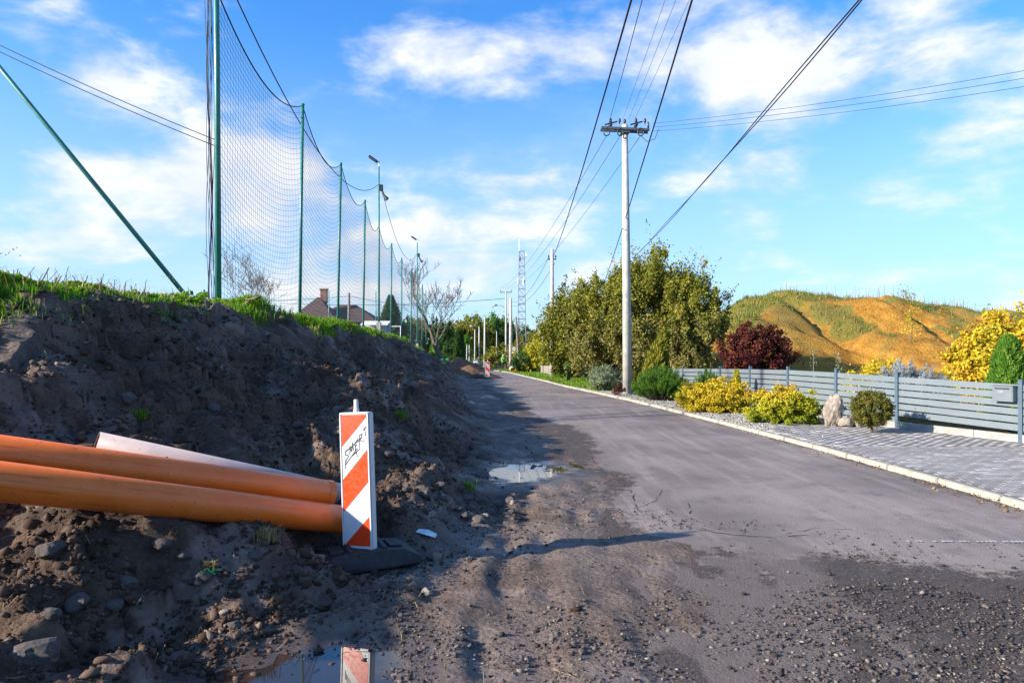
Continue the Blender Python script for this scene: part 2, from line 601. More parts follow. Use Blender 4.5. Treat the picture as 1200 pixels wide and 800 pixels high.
m_soil()
m_asphalt()
plain('concrete', (.42, .40, .36), .85, .3, 5, .3, dirt=(.12, .10, .08, .6))
plain('pole_concrete', (.46, .44, .40), .85, .25, 3, .25, dirt=(.20, .18, .15, .55))
plain('kerb_concrete', (.36, .33, .28), .9, .25, 4, .3, dirt=(.20, .17, .13, .6))
plain('plinth', (.34, .32, .29), .9, .3, 4, .3, dirt=(.2, .18, .15, .5))
plain('green_steel', (.035, .22, .18), .42, .3, 3, .05, dirt=(.12, .06, .03, .35))
plain('galv', (.36, .38, .40), .4, .2, 8, .05, metal=.7)
plain('dark_galv', (.09, .10, .115), .5, .2, 8, .05, metal=.3)
plain('dark_metal', (.025, .026, .03), .45, .2, 8, .05)
plain('net_cord', (.03, .05, .075), .8, .1, 8, .0)
plain('cable', (.012, .012, .014), .6, .1, 8, 0)
plain('wire', (.04, .03, .03), .5, .1, 8, 0)
plain('insulator', (.05, .028, .022), .25, .2, 8, 0)
plain('fence_paint', (.150, .180, .198), .4, .10, 2.0, .04, dirt=(.14, .15, .15, .25))
plain('post_paint', (.075, .115, .15), .4, .10, 2.0, .04)
plain('box_paint', (.15, .17, .185), .42, .12, 5.0, .05)
plain('rock', (.30, .25, .20), .9, .45, 7, .6)
plain('dark_rock', (.10, .082, .076), .9, .5, 9, .7)
plain('block', (.20, .155, .12), .9, .4, 12, .5, dirt=(.05, .04, .035, .6))
plain('white_gravel', (.62, .60, .56), .85, .25, 20, .2)
plain('rubber', (.020, .022, .027), .62, .35, 14, .35, dirt=(.07, .06, .06, .5))
plain('sign_white', (.58, .58, .58), .35, .05, 6, .02, dirt=(.42, .40, .37, .4))
plain('sign_face', (.58, .58, .59), .3, .03, 6, .0)
plain('sign_red', (.84, .050, .008), .32, .08, 5, .0)
plain('ink', (.012, .012, .018), .5, .1, 20, 0)
pass
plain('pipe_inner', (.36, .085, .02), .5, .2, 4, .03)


def pipe_mat(name, col, dust, scuff):
    m, T = material(name)
    co = T.n('ShaderNodeTexCoord').outputs['Object']
    n1 = T.noise(co, 3.0, 6, .65)
    sc = T.noise(T.vmath('MULTIPLY', co, (38., 38., 1.6)).outputs[0], 1.0, 5, .6)
    sp = T.noise(co, 30.0, 4, .7)
    c = T.mix(T.maprange(n1, .3, .7), tuple(q * .86 for q in col), col)
    c = T.mix(T.math('MULTIPLY', T.maprange(n1, .48, .75), .40), c, dust)
    c = T.mix(T.math('MULTIPLY', T.maprange(sc, .60, .70), .6), c, scuff)
    c = T.mix(T.math('MULTIPLY', T.maprange(sp, .60, .70), .7), c, (.10, .07, .05))
    finish(T, c, T.maprange(n1, .35, .7, .28, .55), bump(T, sc, .06, .004), spec=.45)


pipe_mat('pipe_orange', (.80, .165, .020), (.62, .27, .13), (.22, .05, .015))
pipe_mat('pipe_pale', (.40, .34, .33), (.46, .28, .20), (.25, .16, .13))
plain('litter', (.55, .66, .66), .35, .3, 30, .1)
plain('string', (.02, .42, .10), .6, .2, 30, 0)
plain('bark', (.10, .082, .065), .9, .4, 12, .5)
plain('pale_bark', (.12, .10, .085), .9, .3, 12, .4)
plain('brick_wall', (.22, .10, .07), .85, .3, 3, .2)
plain('roof_tile', (.075, .042, .036), .75, .3, 4, .3)
plain('white_paint', (.75, .76, .77), .5, .08, 4, .05)
plain('blue_panel', (.03, .10, .34), .45, .15, 4, .02)
plain('glass', (.03, .04, .05), .1, .2, 3, 0)
plain('hivis', (.22, .50, .07), .7, .15, 8, .1)
plain('helmet', (.10, .72, .30), .4, .1, 8, 0)
plain('trousers', (.025, .035, .06), .85, .25, 8, .1)
plain('skin', (.50, .29, .20), .55, .1, 8, 0)
plain('wood_grey', (.19, .16, .125), .85, .35, 6, .3)
plain('plank_pale', (.24, .21, .17), .85, .25, 6, .2)
plain('sack', (.62, .54, .50), .85, .15, 10, .3)
plain('clay_pile', (.17, .088, .045), .95, .45, 3.5, .7)
plain('straw', (.22, .16, .085), .8, .3, 20, .1)
plain('joint_sand', (.15, .138, .13), .95, .25, 9, .2)
plain('crack', (.008, .007, .007), .95, .2, 20, .2)
plain('paint_line', (.50, .49, .46), .8, .3, 40, .2)


def water():
    m, T = material('water')
    pos = T.n('ShaderNodeNewGeometry').outputs['Position']
    n = T.noise(pos, 3.0, 2, .5)
    finish(T, (.028, .022, .020), .02, bump(T, n, .02, .01), spec=.9)


water()


def ground_mat(name, cols, scale=.2, fine=9.0):
    m, T = material(name)
    pos = T.n('ShaderNodeNewGeometry').outputs['Position']
    n1 = T.noise(pos, scale, 5, .6)
    n2 = T.noise(pos, fine, 5, .65)
    c = T.ramp(T.math('ADD', T.math('MULTIPLY', n1, .6), T.math('MULTIPLY', n2, .4)), cols)
    finish(T, c, .95, bump(T, n2, .7, .06), spec=.2)
    return m


ground_mat('meadow', [(.3, (.030, .050, .012)), (.5, (.055, .085, .02)), (.7, (.11, .11, .04))])
ground_mat('garden_earth', [(.3, (.045, .035, .025)), (.5, (.06, .065, .022)), (.7, (.13, .10, .06))], .6)
ground_mat('verge_green', [(.3, (.045, .085, .015)), (.5, (.075, .125, .02)), (.7, (.16, .14, .06))], .6)


def hill_mat():
    m, T = material('hill_earth')
    pos = T.n('ShaderNodeNewGeometry').outputs['Position']
    n1 = T.noise(pos, .16, 6, .6, .6)
    n2 = T.noise(pos, 1.3, 6, .66)
    n3 = T.noise(pos, 9.0, 4, .7)
    c = T.ramp(T.math('ADD', T.math('MULTIPLY', n2, .55), T.math('MULTIPLY', n3, .45)), [(.30, (.13, .058, .010)), (.45, (.36, .165, .022)), (.60, (.52, .27, .045)), (.80, (.60, .40, .15))])
    g = T.n('ShaderNodeAttribute', attribute_name='grassy').outputs['Fac']
    gm = T.maprange(T.math('ADD', g, T.math('ADD', T.math('MULTIPLY', T.math('SUBTRACT', n2, .5), 1.5), T.math('MULTIPLY', T.math('SUBTRACT', n3, .5), 1.2))), .40, .72)
    c = T.mix(T.math('MULTIPLY', gm, .8), c, T.mix(n3, (.07, .10, .018), (.20, .19, .04)))
    ol = T.math('MULTIPLY', T.maprange(n1, .50, .62), .65)
    c = T.mix(ol, c, T.mix(n3, (.12, .10, .02), (.24, .18, .05)))
    finish(T, c, .95, bump(T, T.math('ADD', n2, n3), .9, .18), spec=.2)


hill_mat()


def paver_mat():
    m, T = material('paver')
    oi = T.n('ShaderNodeAttribute', attribute_name='rnd').outputs['Fac']
    oi2 = T.n('ShaderNodeObjectInfo').outputs['Random']
    f = T.math('FRACT', T.math('ADD', oi, oi2))
    pos = T.n('ShaderNodeNewGeometry').outputs['Position']
    n = T.noise(pos, 60.0, 4, .6)
    n1 = T.noise(pos, 1.2, 4, .6)
    c = T.ramp(f, [(0, (.22, .205, .20)), (.5, (.265, .248, .242)), (.8, (.31, .29, .283)), (1, (.44, .415, .405))])
    c = T.mix(T.maprange(n, .3, .7, 0, .3), c, (.16, .15, .148))
    c = T.mix(T.maprange(n1, .45, .7, 0, .35), c, (.17, .15, .14))
    finish(T, c, .82, bump(T, n, .4, .004), spec=.35)


paver_mat()
leaf_mat('leaf_yellow', [(0, (.20, .17, .012)), (.35, (.42, .34, .02)), (.7, (.58, .42, .03)), (1, (.50, .23, .02))])
leaf_mat('leaf_goldgreen', [(0, (.14, .20, .015)), (.35, (.30, .33, .02)), (.7, (.50, .43, .03)), (1, (.55, .28, .03))])
leaf_mat('leaf_green', [(0, (.035, .10, .012)), (.5, (.085, .20, .022)), (1, (.18, .29, .04))])
leaf_mat('leaf_bright', [(0, (.07, .17, .010)), (.5, (.16, .34, .018)), (.85, (.28, .42, .03)), (1, (.40, .34, .09))], trans=.35)
leaf_mat('leaf_dark', [(0, (.020, .055, .014)), (.6, (.045, .10, .022)), (1, (.085, .14, .04))])
leaf_mat('leaf_olive', [(0, (.075, .10, .012)), (.45, (.175, .185, .022)), (.8, (.28, .26, .034)), (1, (.38, .26, .04))])
leaf_mat('leaf_brownolive', [(0, (.095, .10, .024)), (.45, (.19, .175, .048)), (.8, (.28, .24, .09)), (1, (.34, .24, .08))])
leaf_mat('leaf_maroon', [(0, (.030, .008, .008)), (.5, (.085, .020, .018)), (.9, (.17, .045, .025)), (1, (.20, .06, .02))], trans=.15)
leaf_mat('leaf_silver', [(0, (.10, .15, .085)), (.5, (.22, .27, .16)), (1, (.36, .38, .24))])
leaf_mat('leaf_blue', [(0, (.12, .15, .17)), (.5, (.24, .28, .31)), (1, (.38, .42, .44))], trans=.05)
leaf_mat('leaf_topiary', [(0, (.045, .060, .010)), (.5, (.12, .12, .02)), (.9, (.22, .17, .035)), (1, (.26, .13, .03))])
leaf_mat('grass_blade', [(0, (.04, .12, .008)), (.5, (.11, .26, .014)), (.85, (.24, .34, .03)), (1, (.40, .33, .11))], trans=.35)
leaf_mat('hill_blade', [(0, (.06, .10, .014)), (.45, (.11, .16, .02)), (.8, (.20, .19, .045)), (1, (.34, .25, .09))], trans=.2)
leaf_mat('far_gold', [(0, (.11, .13, .02)), (.5, (.20, .20, .03)), (1, (.32, .26, .05))])
leaf_mat('dry_stalk', [(0, (.16, .12, .05)), (1, (.36, .28, .14))], trans=.1)
leaf_mat('stone_mix', [(0, (.028, .024, .024)), (.5, (.060, .050, .048)), (.85, (.12, .10, .092)), (.96, (.17, .145, .125)), (1, (.30, .255, .21))], rough=.85, trans=0)
leaf_mat('clod_mix', [(0, (.028, .018, .013)), (.6, (.068, .043, .031)), (.96, (.12, .08, .058)), (1, (.22, .16, .12))], rough=.95, trans=0)
leaf_mat('pebble_white', [(0, (.14, .13, .115)), (.5, (.26, .245, .22)), (1, (.42, .40, .36))], rough=.85, trans=0)
leaf_mat('orange_grit', [(0, (.10, .055, .02)), (.6, (.18, .10, .035)), (1, (.34, .22, .07))], rough=.9, trans=0)

# ------------------------------------------------------------------ ground, road, bank
def heightfield(name, X, Y, Z, mat, attrs=None, smooth=True):
    nr, nc = X.shape
    V = np.stack([X.ravel(), Y.ravel(), Z.ravel()], 1)
    F = grid_faces(nr, nc)
    # face up
    a, b, c = V[F[0][0]], V[F[0][1]], V[F[0][2]]
    if np.cross(b - a, c - a)[2] < 0:
        F = F[:, ::-1]
    me = npmesh(name, V, F, smooth, {k: v.ravel() for k, v in (attrs or {}).items()})
    return tag(link(name, me, mat), kind='structure')


# one sheet to the horizon
gx = np.concatenate([-np.geomspace(2500, 30, 26), np.linspace(-28, 28, 20), np.geomspace(30, 2500, 26)])
gy = np.concatenate([np.linspace(-300, -20, 8), np.linspace(-15, 120, 40), np.geomspace(125, 3500, 24)])
X, Y = np.meshgrid(gx, gy)
heightfield('ground', X, Y, G(Y) - 0.30 + 0 * X, MAT['meadow'])

rows = np.concatenate([np.arange(-4, 1.6, .12), np.arange(1.6, 9, .025), np.arange(9, 18, .06), np.arange(18, 42, .15), np.arange(42, 92, .5), np.arange(92, 170, 2.5)])
sl = np.concatenate([-np.arange(3.0, 11.6, .029), -np.arange(11.6, 16, .18), -np.geomspace(16.2, 110, 22)])
Y, S = np.meshgrid(rows, sl, indexing='ij')
X = K(Y) + S
Z = earth_h(X, Y)
t_ = (toe(Y) - S) / (toe(Y) - crest(Y))
edge = fbm(X, Y, 1.1, 4, 222) * .12
gr_lo = np.interp(Y, [0, 6, 10, 14, 20, 30, 45], [.97, .95, .90, .84, .78, .83, .9])
grassy = sstep(gr_lo - .02, gr_lo + .06, t_ + edge)
dry = sstep(-3.4, -4.0, S) * (1 - sstep(-.10, .10, t_ + .10 * fbm(X, Y, .7, 3, 303))) * np.clip(.75 + .5 * fbm(X, Y, .8, 4, 301), 0, 1)
dry = np.clip(dry + .85 * sstep(.62, .9, t_ + .12 * fbm(X, Y, .7, 4, 305)) * (1 - grassy) * sstep(-.3, .3, fbm(X, Y, .5, 4, 8)) * sstep(18, 8, Y), 0, 1)
wet = np.zeros_like(X)
for (cx, cy, ax, ay, lv) in PUDDLES:
    q = np.sqrt(((X - cx) / ax) ** 2 + ((Y - cy) / ay) ** 2) + .5 * fbm(X, Y, .5, 4, 141)
    wet = np.maximum(wet, sstep(2.2, 1.0, q))
wet = np.maximum(wet, .6 * sstep(.25, .75, fbm(X, Y * .6, 1.2, 5, 401)) * dry)
heightfield('earth_bank', X, Y, Z, MAT['soil'], {'grassy': grassy, 'dry': dry, 'wet': wet})

# the asphalt
rr = np.concatenate([np.arange(-6, 1.6, .2), np.arange(1.6, 9, .035), np.arange(9, 20, .12), np.arange(20, 60, .5), np.arange(60, 165, 2.5)])
sr = -np.arange(0, 4.75, .05)
Y, S = np.meshgrid(rr, sr, indexing='ij')
X = K(Y) + S
yb = np.interp(X, [-1, 1.0, 1.3, 1.8, 3.5, 5], [9.0, 7.6, 6.6, 5.55, 5.05, 4.7])
dirt = sstep(.8, -.8, Y - yb + .5 * fbm(X, Y, 1.6, 3, 501)) * (.62 + .38 * np.clip(fbm(X, Y, 1.5, 4, 505), -1, 1))
dirt = np.maximum(dirt, .75 * sstep(-3.1, -3.9, S + .35 * fbm(X, Y, 1.2, 4, 507)))
dirt = np.maximum(dirt, .55 * sstep(-.22, -.02, S + .12 * fbm(X, Y, .8, 3, 509)))
mud = sstep(.35, -.1, fbm(X - .2 * Y, Y * .5, 1.0, 4, 511) + .25) * sstep(7.4, 6.2, Y) * sstep(3.0, 1.5, X) * .9
loose = sstep(.2, .7, dirt) * (1 - .8 * mud)
Z = G(Y) + .005 * fbm(X, Y, 1.5, 2, 513) + loose * (.006 * fbm(X, Y, .09, 3, 515) + .30 * clods(X, Y, .08, 517, .35) * sstep(.0, .5, fbm(X, Y, 1.2, 3, 519)))
heightfield('road', X, Y, Z, MAT['asphalt'], {'dirt': dirt, 'mud': mud})
road = bpy.data.objects['road']


def road_z(x, y):
    return float(G(y))


# cracks in the asphalt, each a thin dark gap filled with dirt
def crack(pts, wdt, seed):
    r = random.Random(seed)
    P = [Vector((p[0], p[1], 0)) for p in pts]
    fine = []
    for a, b in zip(P[:-1], P[1:]):
        n = max(2, int((b - a).length / .07))
        for i in range(n):
            q = a.lerp(b, i / n)
            fine.append(q + Vector((r.gauss(0, .010), r.gauss(0, .012), 0)))
    fine.append(P[-1])
    vs, fs = [], []
    for i, p in enumerate(fine):
        d = fine[min(i + 1, len(fine) - 1)] - fine[max(i - 1, 0)]
        n = Vector((-d.y, d.x, 0)).normalized()
        k = wdt * r.uniform(.10, .55) * min(1, i / 3 + .2, (len(fine) - 1 - i) / 3 + .2)
        for s in (1, -1):
            vs.append((p.x + n.x * k * s, p.y + n.y * k * s, float(G(p.y)) + .005 * float(fbm(np.array([p.x]), np.array([p.y]), 1.5, 2, 513)[0]) + .0035))
    for i in range(len(fine) - 1):
        if r.random() < .22:
            continue
        fs.append((2 * i, 2 * i + 1, 2 * i + 3, 2 * i + 2))
    MB().add(vs, fs).build('crack', MAT['crack'], road)


def gp(px, py):
    d = CAM_H * FPX / (py - HOR)
    return ((px - 600) / FPX * d, d)


for i, (pp, wd) in enumerate([([(690, 527), (698, 545), (722, 560), (742, 578), (745, 596), (780, 612)], .014), ([(780, 612), (850, 626), (905, 630), (960, 626)], .016),
                              ([(868, 628), (880, 610), (890, 606)], .010), ([(745, 596), (770, 585), (776, 572)], .009), ([(700, 548), (760, 548), (800, 560)], .008),
                              ([(798, 614), (810, 600), (806, 588)], .009), ([(905, 630), (960, 618), (1010, 622)], .009), ([(722, 560), (690, 572), (668, 590)], .012)]):
    crack([gp(*p) for p in pp], wd, i)
# worn remnant of a white line
mb = MB()
a, b = gp(1062, 635), gp(1215, 636)
for k in range(30):
    if random.random() < .3:
        continue
    t0, t1 = k / 30 + .004, (k + random.uniform(.5, 1.02)) / 30
    p0 = Vector(a).lerp(Vector(b), t0)
    p1 = Vector(a).lerp(Vector(b), t1)
    wv = .008 + .014 * random.random()
    mb.add([(p0.x, p0.y - wv, .012), (p1.x, p1.y - wv, .012), (p1.x, p1.y + wv, .012), (p0.x, p0.y + wv, .012)], [(0, 1, 2, 3)])
mb.build('painted_line', MAT['paint_line'], road)

# right-hand side: kerb stones, pavement, gravel strip, garden
KH, KW = .07, .09
kerb = tag(empty('kerb'), kind='structure')
y = -5.0
kerb_meshes = []
while y < 125:
    L = 1.0
    y2 = y + L
    p0, p1 = Vector((float(K(y)), y, float(G(y)))), Vector((float(K(y2)), y2, float(G(y2))))
    d = (p1 - p0)
    Ls = d.length
    if not kerb_meshes:
        for k in range(3):
            bm_ = MB()
            bm_.box((KW / 2, .5, -.06), (KW, .985, .26))
            kerb_meshes.append(bm_.mesh('kerb_stone', bevel=.012))
    me = kerb_meshes[random.randrange(3)]
    o = link('kerb_stone', me, MAT['kerb_concrete'], kerb)
    o.location = p0 + Vector((random.uniform(-.006, .006), 0, random.uniform(-.006, .006)))
    o.rotation_euler = (math.atan2(d.z, d.y), 0, -math.atan2(d.x, d.y) + random.uniform(-.006, .006))
    o.scale = (1, Ls, 1)
    y = y2

# garden / verge ground behind the kerb
rr = np.concatenate([np.arange(-6, 30, .25), np.arange(30, 60, 1), np.arange(60, 170, 4)])
sr = np.concatenate([np.arange(KW - .02, 12, .25), np.geomspace(12.2, 90, 18)])
Y, S = np.meshgrid(rr, sr, indexing='ij')
X = K(Y) + S
Z = G(Y) + .045 + .02 * fbm(X, Y, 1.2, 3, 601) * sstep(.1, .6, S) - .0
heightfield('garden_ground', X, Y, Z, MAT['garden_earth'])
# fence line
FP = [(9.5, 8.3), (8.43, 11.3), (7.62, 13.5), (7.18, 15.1), (6.80, 16.8), (6.60, 18.9), (6.42, 21.0), (6.02, 24.0), (5.4, 27.2)]
FTOP = [1.00, 1.02, 1.08, 1.12, 1.14, 1.11, 1.08, 1.02, .98]


def fence_x(y):
    ys = [p[1] for p in FP]
    return float(np.interp(y, ys, [p[0] for p in FP]))


# block paving between the kerb and the fence
pav = tag(empty('pavement'), kind='structure')
PB = (.20, .10)
pm = MB().box((0, 0, -.04), (PB[0] - .004, PB[1] - .004, .08)).mesh('paver', bevel=.005)
pm_v = np.array([v.co[:] for v in pm.vertices])
cells = []
yy = 1.0
row = 0
while yy < 15.4:
    x0 = float(K(yy)) + KW + .012
    xmax = fence_x(max(yy, 8.3)) - .12 if yy >= 8.3 else 9.6
    xl = x0
    if yy > 13.0:
        xl = x0 + (yy - 13.0) * .5     # planting bed takes over
    x = 4.95 + (row % 2) * .10
    while x < xmax:
        if x - PB[0] / 2 >= xl:
            cells.append((x, yy))
        x += PB[0]
    yy += PB[1]
    row += 1
near = []
for (x, y) in cells:
    px, py = 600 + FPX * x / max(y, .1), HOR + FPX * (CAM_H - .07) / max(y, .1)
    vis = y > 1 and px < 1206 and py < 806
    near.append((not vis, y))
order = sorted(range(len(cells)), key=lambda i: near[i])
vis_n = [i for i in order if not near[i][0]]
single = set(vis_n[:300])
for i in vis_n[:300]:
    o = link('paver', pm, MAT['paver'], pav)
    x, y = cells[i]
    o.location = (x, y, .068 + random.uniform(-.0025, .0025))
    o.rotation_euler = (random.gauss(0, .006), random.gauss(0, .006), random.gauss(0, .006))
rest = [cells[i] for i in range(len(cells)) if i not in single]
bx = MB().box((0, 0, -.04), (PB[0] - .005, PB[1] - .005, .08))
bv, bf = np.array(bx.v), np.array(bx.f)
off = np.array([(x, y, .068 + random.uniform(-.0025, .0025)) for x, y in rest])
V = (bv[None] + off[:, None]).reshape(-1, 3)
F = (bf[None] + (np.arange(len(rest)) * 8)[:, None, None]).reshape(-1, 4)
rv = np.repeat(rng.random(len(rest)), 8)
o = tag(link('paver_field', npmesh('paver_field', V, F, False, {'rnd': rv}), MAT['paver'], pav), kind='stuff')
# paver joints: sand bed
sb = MB()
ys = np.arange(1.0, 15.5, .25)
vs = []
for y in ys:
    xa, xb = float(K(y)) + KW - .01, (fence_x(max(y, 8.3)) if y >= 8.3 else 9.6)
    vs += [(xa, y, .060), (xb, y, .060)]
sb.add(vs, [(2 * i, 2 * i + 1, 2 * i + 3, 2 * i + 2) for i in range(len(ys) - 1)])
sb.build('sand_bed', MAT['joint_sand'], pav)

# ------------------------------------------------------------------ scattered small geometry (stuff)
ICO = None


def ico_base():
    bm = bmesh.new()
    bmesh.ops.create_icosphere(bm, subdivisions=1, radius=1)
    v = np.array([x.co[:] for x in bm.verts])
    f = np.array([[q.index for q in p.verts] for p in bm.faces])
    bm.free()
    return v, f


IV, IF = ico_base()


def rot_mats(n):
    q = rng.normal(size=(n, 4))
    q /= np.linalg.norm(q, axis=1)[:, None]
    a, b, c, d = q.T
    return np.stack([np.stack([1 - 2 * (c * c + d * d), 2 * (b * c - a * d), 2 * (b * d + a * c)], 1),
                     np.stack([2 * (b * c + a * d), 1 - 2 * (b * b + d * d), 2 * (c * d - a * b)], 1),
                     np.stack([2 * (b * d - a * c), 2 * (c * d + a * b), 1 - 2 * (b * b + c * c)], 1)], 1)


def pebbles(name, pts, sizes, mat, flat=.65, kind='stuff', parent=None):
    n = len(pts)
    base = IV[None] * (1 + .36 * rng.normal(size=(n, len(IV), 1)).clip(-1.4, 1.4))
    base = base * rng.uniform(.55, 1.15, size=(n, 1, 3))
    base = np.einsum('nij,nkj->nki', rot_mats(n), base)
    base[:, :, 2] *= flat
    V = base * np.asarray(sizes)[:, None, None] + np.asarray(pts)[:, None]
    F = (IF[None] + (np.arange(n) * len(IV))[:, None, None]).reshape(-1, 3)
    rv = np.repeat(rng.random(n), len(IV))
    o = link(name, npmesh(name, V.reshape(-1, 3), F, False, {'rnd': rv}), mat, parent)
    return tag(o, kind=kind) if kind else o


def pick(n, ylo, yhi, xf_lo, xf_hi, power=1.0):
    """random ground points, denser near the camera"""
    u = rng.random(n) ** power
    y = 1 / ((1 - u) / ylo + u / yhi) if power == 1.0 else ylo + (yhi - ylo) * u
    x = xf_lo(y) + rng.random(n) * (xf_hi(y) - xf_lo(y))
    return x, y


# loose chippings over the near road
x, y = pick(42000, 2.0, 7.5, lambda y: -.6 * y * .3 - .2, lambda y: np.minimum(K(y) - .05, .85 * y + .4))
yb = np.interp(x, [-1, 1.0, 1.3, 1.8, 3.5, 5], [8.2, 7.2, 6.6, 5.8, 5.3, 5.0])
dens_ = sstep(.9, -.6, y - yb) * sstep(-.25, .5, fbm(x, y, 1.3, 4, 505) + .25 * fbm(x, y, .3, 2, 71)) + .05 * (y < yb)
keep = rng.random(len(x)) < dens_
x, y = x[keep], y[keep]
sz = rng.lognormal(math.log(.0058), .5, len(x)).clip(.003, .019)
z = np.where(x - K(y) < -3.9, earth_h(x, y, True), G(y) + .004) + sz * .25
tag(pebbles('chippings', np.stack([x, y, z], 1), sz, MAT['stone_mix']), 'loose grey chippings strewn over the near dirty asphalt', 'gravel')
# crumbs of earth on the bank foot and shoulder
x, y = pick(20000, 2.0, 16, lambda y: K(y) + toe(y) - .55 - .18 * y.clip(0, 6) - 1.0, lambda y: K(y) - 4.2)
t2 = (toe(y) - (x - K(y))) / (toe(y) - crest(y))
keep = rng.random(len(x)) < (sstep(-.30, .02, t2 + .15 * fbm(x, y, .8, 3, 81)) * .9 + .03)
x, y = x[keep], y[keep]
sz = rng.lognormal(math.log(.0065), .55, len(x)).clip(.003, .035)
z = earth_h(x, y, True) + sz * .2
tag(pebbles('earth_crumbs', np.stack([x, y, z], 1), sz, MAT['clod_mix'], .8), 'dark crumbled earth along the foot of the bank', 'earth')
x, y = pick(26000, 3.2, 26, lambda y: K(y) + crest(y) + .1, lambda y: K(y) + toe(y))
keep = rng.random(len(x)) < sstep(-.5, .3, fbm(x, y, 1.1, 3, 55))
x, y = x[keep], y[keep]
sz = rng.lognormal(math.log(.011), .55, len(x)).clip(.004, .045) * np.interp(y, [3, 10, 26], [.8, 1.2, 1.8])
tag(pebbles('bank_crumbs', np.stack([x, y, earth_h(x, y, True) + sz * .15], 1), sz, MAT['clod_mix'], .85), 'crumbling lumps of earth on the dug face of the bank', 'earth')
# grit with pale stones
x, y = pick(1300, 2.0, 14, lambda y: K(y) + toe(y) - 2.6, lambda y: K(y) - 3.9)
sz = rng.lognormal(math.log(.009), .5, len(x)).clip(.004, .035)
z = earth_h(x, y, True) + sz * .2
tag(pebbles('pale_grit', np.stack([x, y, z], 1), sz, MAT['stone_mix'], .7), 'pale grit scattered over the dark soil', 'gravel')
# white decorative gravel behind the kerb
x, y = pick(16000, 12.5, 30, lambda y: K(y) + KW + .02, lambda y: K(y) + KW + np.interp(y, [12.5, 15, 22, 26, 30], [2.6, 2.2, 1.3, .7, .4]))
keep = (y > 13.1) & ((y > 15.5) | (x - K(y) < .15 + (y - 13) * .55))
x, y = x[keep], y[keep]
sz = rng.uniform(.014, .034, len(x))
tag(pebbles('white_gravel', np.stack([x, y, G(y) + .065 + 0 * x], 1), sz, MAT['pebble_white']), 'white decorative gravel strip along the kerb', 'gravel')


def rock_mesh(name, seed, size, flat=1.0, sub=3, rough=.28):
    bm = bmesh.new()
    bmesh.ops.create_icosphere(bm, subdivisions=sub, radius=1)
    r = random.Random(seed)
    planes = [(Vector((r.gauss(0, 1), r.gauss(0, 1), r.gauss(0, 1))).normalized(), r.uniform(.55, .85)) for _ in range(9)]
    from mathutils import noise as mn
    for v in bm.verts:
        p = v.co.copy()
        for n, dd in planes:
            k = p.dot(n) - dd
            if k > 0:
                p -= n * k * .85
        p *= 1 + rough * .5 * mn.fractal(p * 2.0 + Vector((seed, 0, 0)), 1.0, 2.0, 4)
        v.co = Vector((p.x * size[0], p.y * size[1], p.z * size[2] * flat))
    me = bpy.data.meshes.new(name)
    bm.to_mesh(me)
    bm.free()
    return me


# bigger clods and stones, one by one
ck = [rock_mesh('earth_clod', 40 + k, (1, .85, .7)) for k in range(5)]
spots = [(565, 560, .10), (598, 588, .055), (585, 592, .05), (545, 607, .06), (560, 612, .05), (538, 600, .045), (528, 598, .05), (552, 598, .05), (520, 612, .045),
         (470, 640, .05), (575, 600, .045), (600, 600, .04), (505, 655, .04), (550, 657, .035), (535, 590, .06), (548, 585, .055), (560, 590, .05), (520, 585, .06),
         (498, 600, .05), (500, 580, .06), (515, 570, .055), (540, 575, .05), (90, 560 + 150, .07), (150, 690, .06), (240, 690, .05), (190, 640, .06), (60, 655, .08), (215, 655, .05), (330, 690, .04),
         (300, 660, .05), (135, 735, .05), (60, 735, .05), (275, 735, .04), (420, 520, .07), (455, 540, .06), (475, 575, .05), (350, 500, .07), (250, 480, .08), (150, 470, .08)]


def hit_bank(px, py):
    """walk the pixel's ray until it meets the earth"""
    dx, dz = (px - 600) / FPX, (HOR - py) / FPX
    y = np.arange(1.6, 40, .02)
    h = earth_h(dx * y, y)
    k = int(np.argmax(CAM_H + dz * y <= h))
    return dx * y[k], float(y[k]), float(h[k])


for i, (px, py, s) in enumerate(spots):
    x, y, z = hit_bank(px, py)
    o = link('earth_clod', ck[i % 5], MAT['dark_rock'])
    o.location = (x, y, z + s * .2)
    o.scale = (s, s, s)
    o.rotation_euler = (random.uniform(-.4, .4), random.uniform(-.4, .4), random.uniform(0, 6.3))
    tag(o, 'fist-sized clod of dark earth lying loose on the dug bank', 'clod', 'loose clods on the dug earth')
pst = rock_mesh('stone', 90, (1, .8, .6))
for i, (px, py, s, lab, mt) in enumerate([(42, 772, .115, 'large rounded dark stone with an orange fleck lying in loose soil', 'dark_rock'), (511, 655, .055, 'brown rounded stone on the mud beside the sign foot', 'block'),
                                      (232, 685, .025, 'small pale grey stone beside the scrap of green string', 'rock'), (358, 721, .020, 'small yellowish flat stone on black soil beside the puddle', 'rock'),
                                      (500, 697, .045, 'flat grey stone pressed into the packed mud', 'rock'), (263, 718, .028, 'grey angular stone in black crumbled soil', 'rock'),
                                      (600, 590, .05, 'pale brown stone at the edge of the muddy track', 'rock'), (568, 605, .04, 'light brown stone among the clods by the track', 'rock')]):
    x, y, z = hit_bank(px, py)
    o = link('stone', rock_mesh('stone', 90 + i, (1, .8, .6)), MAT[mt])
    o.location = (x, y, z + s * .25)
    o.scale = (s, s, s)
    o.rotation_euler = (0, 0, i * 1.3)
    tag(o, lab, 'stone')
# broken concrete block by the foot
mb = MB().box((0, 0, 0), (.15, .11, .10))
o = mb.build('concrete_block', MAT['block'], bevel=.012)
o.location = (-1.31, 4.63, .10)
o.rotation_euler = (.25, .2, .7)
tag(o, 'broken brown concrete block leaning on the black sign foot', 'block')

